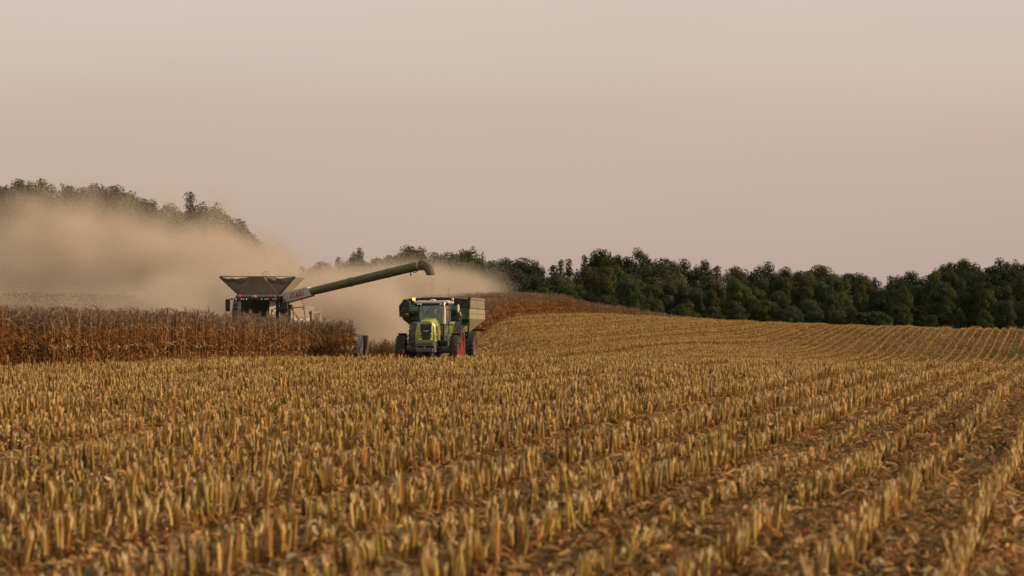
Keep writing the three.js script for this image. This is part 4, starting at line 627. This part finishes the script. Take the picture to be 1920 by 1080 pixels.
  // the tall end shield
  { const e = half + 0.1, ye = 1.12;
    part('end_divider', [loft([[[e - 0.13, ye - 0.08, 5.2], [e + 0.13, ye - 0.08, 5.2], [e + 0.16, ye + 0.3, 5.05], [e - 0.16, ye + 0.3, 5.05]].map((q) => [q[0], q[1], q[2] - 0.35]), [[e - 0.10, ye - 0.06, 5.3], [e + 0.10, ye - 0.06, 5.3], [e + 0.15, ye + 0.28, 5.15], [e - 0.15, ye + 0.28, 5.15]]]), loft([[[e - 0.1, ye + 0.2, 4.6], [e + 0.16, ye + 0.2, 4.6], [e + 0.2, ye + 0.85, 4.3], [e + 0.02, ye + 0.85, 4.3]], [[e - 0.1, ye + 0.2, 4.95], [e + 0.16, ye + 0.2, 4.95], [e + 0.2, ye + 0.8, 4.5], [e + 0.02, ye + 0.8, 4.5]]])], M.panelGrey, B);
    part('end_shield', [box(0.16, 1.0, 0.7, e + 0.32, ye + 0.3, 4.3, 0, 0, 0, 0.05), box(0.1, 0.5, 0.5, e, ye - 0.35, 4.5)], M.charcoal, B); }
  B.updateMatrixWorld(true);
  const p = person('combine operator in a green shirt sitting behind the dark cab glass', [0.06, 0.12, 0.05], [0.03, 0.035, 0.05], [0.1, 0.03, 0.02], [0.20, 0.48]);
  p.position.copy(B.localToWorld(V(0, 2.19, 1.02))); p.rotation.y = B.rotation.y;

  // grain pouring from the spout
  const r = rng(44), s = at(810, 517, 115.1), k = new THREE.SphereGeometry(0.011, 5, 4), N = 220, gm = new THREE.InstancedMesh(k, plain(0.55, 0.36, 0.1, 0.6), N);
  for (let i = 0; i < N; i++) { const t = r(), y = t * 1.55; dummy.position.set(s.x + gauss(r) * (0.08 + 0.05 * t) + t * 0.05, s.y - y, s.z + gauss(r) * (0.08 + 0.05 * t)); dummy.rotation.set(r() * 6, r() * 6, 0); dummy.scale.setScalar(0.7 + r() * 0.6); dummy.updateMatrix(); gm.setMatrixAt(i, dummy.matrix); }
  gm.name = 'grain_stream'; tag(gm, 'thin stream of yellow grain falling from the spout into the cart', 'grain', null, 'stuff');
}

// ------------------------------------------------------------------ trees
const leafMat = new THREE.MeshPhysicalMaterial({ vertexColors: true, roughness: 0.9, transmission: 0.25, thickness: 0, specularIntensity: 0.2, side: THREE.DoubleSide }), barkMat = plain(0.07, 0.055, 0.042, 0.95);
function makeTree(seed, o = {}) {   // about 14 m tall: trunk, limbs, and leaf sprays gathered in lobes
  const r = rng(seed), H = 14, W = o.wide ?? 4.6, base = o.base ?? 2.2, n = o.lobes ?? 20, trunk = [], p = [], col = [], lobes = [];
  trunk.push(pipe([[0, -0.4, 0], [0.15 * gauss(r), H * 0.25, 0.1], [0.4 * gauss(r), H * 0.5, 0.2 * gauss(r)], [0.3 * gauss(r), H * 0.82, 0.3 * gauss(r)]], 0.2, 10, 7));
  const hueBase = o.hue ?? [0.046, 0.064, 0.022];
  for (let k = 0; k < n; k++) {
    const t = (k + 0.5) / n, y = base + (H - base - 0.6) * t, reach = W * (o.shape ? o.shape(t) : Math.sqrt(Math.max(0.02, 1 - ((t - 0.42) / 0.62) ** 2))) * (0.35 + r() * 0.5), a = k * 2.4 + r(), R = (o.lobe ?? 2.0) * (0.65 + r() * 0.6) * (t > 0.9 ? 0.9 : 1);
    const c = V(Math.cos(a) * reach, y + (r() - 0.5) * 0.8, Math.sin(a) * reach); lobes.push([c, R, t]);
    const h0 = clamp(y - reach * 0.7 - 0.5, 1, H * 0.7); trunk.push(rod([0, h0, 0], c.clone().multiplyScalar(0.9).setY(c.y).toArray(), 0.09, 0.03, 5));
  }
  for (const [c, R, t] of lobes) {
    const lob = [0, 1, 2].map(() => 0.75 + r() * 0.5), m = Math.round((o.leaves ?? 210) * 2 * R * R / 3);
    for (let q = 0; q < m; q++) {
      const z = 2 * r() - 1, a = r() * 6.283, s = Math.sqrt(1 - z * z), dirv = V(s * Math.cos(a), z, s * Math.sin(a)), rad = R * Math.cbrt(r()) * 1.05, e = c.clone().addScaledVector(dirv, rad).add(V(0, -0.15 * R, 0)), L = 0.13 + r() * 0.19, u = V(gauss(r), gauss(r), gauss(r)).cross(dirv).normalize(), w = dirv.clone().cross(u).addScaledVector(dirv, gauss(r) * 0.8).normalize();
      const A = e.clone().addScaledVector(u, -L), B2 = e.clone().addScaledVector(w, L * 0.55).addScaledVector(dirv, 0.1 * L), D = e.clone().addScaledVector(u, L), E = e.clone().addScaledVector(w, -L * 0.55).addScaledVector(dirv, 0.1 * L), k = (0.72 + r() * 0.6), cc = hueBase.map((x, i) => x * k * (i === 0 ? lob[0] : i === 1 ? (lob[0] + lob[1]) / 2 : lob[2]));
      for (const tri of [[A, B2, E], [B2, D, E]]) for (const v of tri) { p.push(v.x, v.y, v.z); col.push(...cc); }
    }
  }
  const g = new THREE.BufferGeometry(); g.setAttribute('position', new THREE.Float32BufferAttribute(p, 3)); g.setAttribute('color', new THREE.Float32BufferAttribute(col, 3)); g.computeVertexNormals();
  return { trunk: merged(trunk), crown: g };
}
const treeKinds = [
  makeTree(1), makeTree(2, { hue: [0.06, 0.072, 0.022] }), makeTree(3, { wide: 5.2, lobes: 24, hue: [0.042, 0.055, 0.022] }), makeTree(4, { wide: 3.6, hue: [0.036, 0.048, 0.024] }), makeTree(5, { wide: 5, hue: [0.075, 0.082, 0.026] }), makeTree(6, { base: 1, lobes: 26, hue: [0.046, 0.06, 0.024] }), makeTree(7, { base: 0.6, lobes: 26, wide: 5.4, lobe: 1.9, hue: [0.048, 0.062, 0.028] }),
  makeTree(8, { wide: 3.0, lobes: 16, lobe: 1.15, leaves: 95, shape: (t) => 1.05 - t, base: 3, hue: [0.06, 0.062, 0.03] }),   // loose and pointed
  makeTree(9, { wide: 4.4, lobes: 17, lobe: 1.35, leaves: 100, base: 3.5, hue: [0.045, 0.055, 0.028] }),                       // airy
];
const grove = [], shapeWord = ['round', 'yellowish green', 'broad dark', 'slim dark', 'pale green', 'bushy', 'spreading', 'pointed', 'airy'];
function tree(kind, label, group, X, d, H, wide, turn, base) {
  const o = thing('deciduous_tree', label, 'tree', group, [X, base ?? height(X, d) - 0.2, -d], turn), k = treeKinds[kind];
  o.scale.set(wide, H / 14, wide); part('trunk', k.trunk, barkMat, o); part('crown', k.crown, leafMat, o); if (group) grove.push([o, `${shapeWord[kind]} tree ${label}`, X / d]); return o;
}
{
  const r = rng(808), skyline = pchip([500, 540, 600, 640, 680, 720, 770, 820, 850, 885, 920, 960, 1000, 1040, 1080, 1110, 1150, 1200, 1250, 1300, 1350, 1400, 1450, 1500, 1560, 1600, 1640, 1700, 1725, 1750, 1800, 1850, 1885, 1925, 2300], [503, 498, 490, 480, 473, 481, 468, 472, 482, 467, 481, 479, 482, 489, 482, 489, 470, 473, 480, 492, 495, 496, 498, 500, 503, 508, 511, 508, 516, 495, 493, 494, 489, 490, 492]);
  const tops = (X, d, py) => EYE - (py - 570) / LENS * d;
  const rank = (d0, step, lower, label, group, kinds, jitter = 8) => {
    for (let px = 520 + r() * 20; px < 2080; px += step * (0.8 + r() * 0.4)) {
      const d = d0 + (r() - 0.5) * 16, X = (px - 960) / LENS * d, g = height(X, d) - 0.2, top = tops(X, d, skyline(px) + lower + (r() - 0.35) * jitter), H = Math.max(4.5, top - g);
      tree(kinds[(r() * kinds.length) | 0], label, group, X, d, H, clamp(H / 14, 0.6, 1.25) * (0.62 + r() * 0.8), r() * 6.28);
    }
  };
  rank(735, 34, 0, 'on the far skyline', 'skyline trees of the far wood', [0, 2, 3, 4, 8, 7, 1], 17);
  rank(700, 36, 16, 'just below the skyline', 'inner trees of the far wood', [0, 1, 2, 4, 5, 8], 26);
  rank(665, 38, 36, 'halfway down the far wood', 'middle trees of the far wood', [1, 4, 5, 6, 2, 3], 34);
  rank(632, 38, 58, 'fronting the far wood', 'front edge of the far wood', [5, 6, 6, 1, 3], 36);
  rank(612, 46, 78, 'at the far wood foot', 'foot of the far wood', [6, 5, 1], 26);
  const single = (kind, px, py, d, label, wide) => { const X = (px - 960) / LENS * d, g = height(X, d) - 0.2, H = tops(X, d, py) - g; return tree(kind, label, null, X, d, H, wide, r() * 6.28); };
  single(8, 885, 461, 742, 'dark domed tree rising above the wood straight over the grain cart', 1.1);
  single(7, 1052, 481, 738, 'thin ragged tree with bare gaps sticking up from the middle of the wood', 0.9);
  single(7, 1096, 472, 740, 'spindly forked treetop just right of the ragged one in the wood', 0.9);
  single(2, 1790, 488, 745, 'broad dark tree standing highest at the right end of the wood', 1.35);
  single(8, 1895, 485, 745, 'dark airy treetop at the right edge of the picture', 1.2);
  // the wood on the hill at the left
  const hill = pchip([-200, 0, 60, 140, 200, 260, 300, 335, 400, 425, 470, 490], [345, 348, 338, 344, 347, 368, 378, 388, 392, 418, 436, 465]);
  for (const [d0, lower, step, label, group] of [[545, 0, 32, 'on the crest of the dusty hillside wood', 'crest of the hillside wood'], [520, 30, 34, 'partly veiled by dust on the hillside', 'dusty hillside trees'], [495, 62, 36, 'low on the hillside in dust', 'trees lost in the dust'], [470, 95, 40, 'buried in dust at the hillside foot', 'trees buried in the dust']])
    for (let px = -160 + r() * 20; px < 468 + (lower ? 0 : -60); px += step * (0.8 + r() * 0.4)) {
      const d = d0 + (r() - 0.5) * 14, X = (px - 960) / LENS * d, g = height(X, d) - 0.2, H = clamp(tops(X, d, hill(px) + lower + (r() - 0.35) * 9) - g, 5, 26);
      tree([0, 1, 2, 3, 4, 8][(r() * 6) | 0], label, group, X, d, H, clamp(H / 14, 0.65, 1.15) * (0.85 + r() * 0.25), r() * 6.28);
    }
  single(7, 357, 352, 500, 'tall thin pointed tree standing above the end of the hillside wood', 1.15);
  single(8, 398, 378, 497, 'dark rounded tree beside the tall pointed one on the hillside', 0.95);
  single(3, 440, 416, 492, 'leafy tree stepping down at the end of the hillside wood', 0.9);
  single(0, 464, 430, 490, 'last round tree at the end of the hillside wood', 0.85);
}

{ // say where along the wood each tree stands
  const where = (u) => { const px = 960 + u * LENS; return px < 480 ? '' : px < 660 ? 'above the unloading pipe' : px < 800 ? 'behind the pipe spout' : px < 920 ? 'behind the grain cart' : px < 1080 ? 'above the corn slope' : px < 1240 ? 'where the corn slope ends' : px < 1430 ? 'past the corn slope' : px < 1600 ? 'behind the stubble crest' : px < 1760 ? 'above the furrowed slope' : 'near the right edge'; }, sets = {};
  for (const g of grove) { const k = `${g[1]} ${where(g[2])}`.trim(); (sets[k] ??= []).push(g); }
  const nth = ['leftmost', 'second', 'third', 'fourth', 'fifth', 'sixth', 'seventh', 'eighth', 'ninth', 'tenth'];
  for (const [k, l] of Object.entries(sets)) { l.sort((a, b) => a[2] - b[2]); l.forEach((g, i) => { g[0].userData.label = l.length > 1 ? `${k}, ${nth[i] ?? 'further right'}${i && i < 10 ? ' from left' : ''}` : k; }); }
}

// ------------------------------------------------------------------ green weeds and single husks in the stubble
{
  const r = rng(66), weedMat = new THREE.MeshPhysicalMaterial({ color: C(0.05, 0.14, 0.02), roughness: 0.8, transmission: 0.3, thickness: 0, side: THREE.DoubleSide });
  const weed = (name, px, d, h, label) => {
    const o = thing(name, label, 'weed', null, onGround(px, d)), leaves = [], stems = [];
    for (let k = 0; k < 9; k++) { const a = k * 2.4, q = V(Math.cos(a), 0, Math.sin(a)), tip = q.clone().multiplyScalar(h * (0.3 + r() * 0.5)).add(V(0, h * (0.5 + r() * 0.5), 0)); stems.push(rod([0, -0.02, 0], tip.toArray(), 0.008, 0.004, 5)); for (let j = 0; j < 9; j++) { const c = tip.clone().multiplyScalar(0.35 + 0.65 * r()), b = r() * 6.28, u = V(Math.cos(b), 0.4 * gauss(r), Math.sin(b)), L = h * 0.22; leaves.push(strip([c, c.clone().addScaledVector(u, L * 0.5).add(V(0, L * 0.15, 0)), c.clone().addScaledVector(u, L)], [0.01, L * 0.28, 0.005], () => V(-u.z, 0, u.x))); } }
    part('stem', stems, plain(0.08, 0.12, 0.03, 0.8), o); part('foliage', leaves, weedMat, o);
  };
  weed('green_weed', 1697, 214, 0.75, 'small green weed growing between stubble rows on the far slope');
  weed('green_weed', 1809, 205, 0.5, 'tiny green weed on the lower part of the far slope');
  weed('green_weed', 1866, 197, 0.6, 'low green weed left of the big green clump at the frame edge');
  weed('green_weed', 1897, 196, 1.1, 'largest clump of green weeds at the right edge of the stubble');
  weed('green_weed', 1912, 199, 0.8, 'green weed clump touching the right edge of the picture');
  const husk = (name, px, d, col, label, L, W) => { const o = thing(name, label, 'husk', null, onGround(px, d)); o.position.y += 0.12; const gs = []; for (let k = 0; k < 3; k++) { const P = []; for (let i = 0; i <= 6; i++) { const t = i / 6; P.push(V((t - 0.5) * L, 0.04 * Math.sin(t * 3.14) * (k - 1) + 0.02 * k, 0.03 * (k - 1))); } gs.push(strip(P, [0.2, 0.7, 1, 1, 0.9, 0.6, 0.1].map((w) => w * W), () => V(0, 0.8, 0.6), 0.6)); } part('husk_leaf', gs, new THREE.MeshPhysicalMaterial({ color: C(...col), roughness: 0.8, side: THREE.DoubleSide }), o); o.rotation.set(0.2, 0.2, 0.05); };
  husk('corn_husk', 1254, 28, [0.45, 0.2, 0.08], 'reddish brown boat shaped husk lying low in the middle rows', 0.36, 0.05);
  husk('corn_husk', 945, 45, [0.62, 0.42, 0.18], 'pale orange husk lying on the litter below the grain cart', 0.22, 0.06);
  const cob = thing('corn_cob', 'pale rounded cob end lying in a dark gap at lower right', 'corn cob', null, onGround(1447, 26)); cob.position.y += 0.08;
  const e = new THREE.SphereGeometry(0.028, 14, 10); e.scale(1.5, 1.1, 1); part('cob', e, plain(0.7, 0.55, 0.33, 0.7), cob); part('cob_stem', rod([-0.04, 0, 0], [-0.08, -0.02, 0], 0.01), plain(0.4, 0.25, 0.1, 0.8), cob);
}

// ------------------------------------------------------------------ harvest dust: clouds of fine chaff grains hanging in the air
{
  const r = rng(2024), grains = 12000, puffs = [0, 1, 2, 3].map((q) => {
    const p = [];
    for (let i = 0; i < grains; i++) {
      const o = V(gauss(r), gauss(r), gauss(r)).multiplyScalar(0.42), s = 0.0018 + r() * 0.0028, a = V(gauss(r), gauss(r), gauss(r)).normalize(), b = V(gauss(r), gauss(r), gauss(r)).cross(a).normalize();
      for (const [u, v] of [[-1, -0.6], [1, -0.6], [0, 1.1]]) p.push(o.x + (a.x * u + b.x * v) * s, o.y + (a.y * u + b.y * v) * s, o.z + (a.z * u + b.z * v) * s);
    }
    const g = new THREE.BufferGeometry(); g.setAttribute('position', new THREE.Float32BufferAttribute(p, 3)); g.computeVertexNormals(); return g;
  });
  const mat = new THREE.MeshPhysicalMaterial({ color: C(0.70, 0.605, 0.49), roughness: 1, transmission: 0.5, thickness: 0, side: THREE.DoubleSide, specularIntensity: 0 });
  const dust = (label, list) => { const root = new THREE.Group(); root.name = 'dust_cloud'; tag(root, label, 'dust', null, 'stuff'); puffs.forEach((g, q) => { const l = list.filter((_, i) => i % 4 === q), m = new THREE.InstancedMesh(g, mat, l.length); m.name = 'dust_grains'; m.userData.kind = 'stuff'; l.forEach((s, i) => { dummy.position.copy(s[0]); dummy.rotation.set(r() * 6, r() * 6, r() * 6); dummy.scale.set(s[1] * 1.3, s[1] * 0.85, s[1] * 1.3); dummy.updateMatrix(); m.setMatrixAt(i, dummy.matrix); }); root.add(m); }); };
  // each swell: bearing, height in the frame, distance, half sizes (bearing px, height px, metres), puffs, puff radius
  const swell = (px, py, d, sx, sy, sd, n, R) => { const l = []; while (l.length < n) { const a = px + gauss(r) * sx, b = py + gauss(r) * sy, e = d + gauss(r) * sd; if (fbm(a / 95 + e / 60, b / 42 + 3) < -0.25 + 0.5 * (r() - 0.5)) continue; const v = at(a, b, e); if (v.y < height(v.x, e) + 0.2) v.y = height(v.x, e) + 0.2 + r() * 1.5; l.push([v, R * (0.7 + r() * 0.6)]); } return l; };
  dust('tall brown bank of harvest dust drifting across the hillside behind the combine', [...swell(40, 505, 300, 190, 44, 24, 330, 3.4), ...swell(280, 500, 290, 125, 40, 24, 330, 3.2), ...swell(150, 450, 305, 190, 40, 20, 150, 3.6), ...swell(415, 512, 270, 75, 34, 22, 300, 3.0), ...swell(140, 405, 310, 200, 30, 18, 36, 3.6), ...swell(500, 480, 260, 60, 26, 20, 14, 3.0), ...swell(120, 580, 138, 190, 6, 6, 22, 2.6), ...swell(300, 580, 142, 60, 8, 8, 24, 2.4)]);
  dust('pale dust hanging behind the combine and under its unloading pipe', [...swell(500, 555, 175, 85, 30, 16, 330, 1.9), ...swell(640, 570, 165, 65, 30, 14, 330, 1.8), ...swell(715, 600, 150, 28, 30, 9, 230, 1.5), ...swell(360, 565, 190, 55, 18, 16, 180, 1.9)]);
  dust('thin veil of dust blowing over the corn in front of the far wood', [...swell(760, 535, 205, 80, 14, 22, 170, 2.2), ...swell(880, 542, 230, 60, 9, 20, 45, 2.2)]);
}

// ------------------------------------------------------------------ put it together
sowCrops();
scene.traverse((o) => { if (o.isMesh) { o.castShadow = true; o.receiveShadow = true; } });
renderer.render(scene, camera);
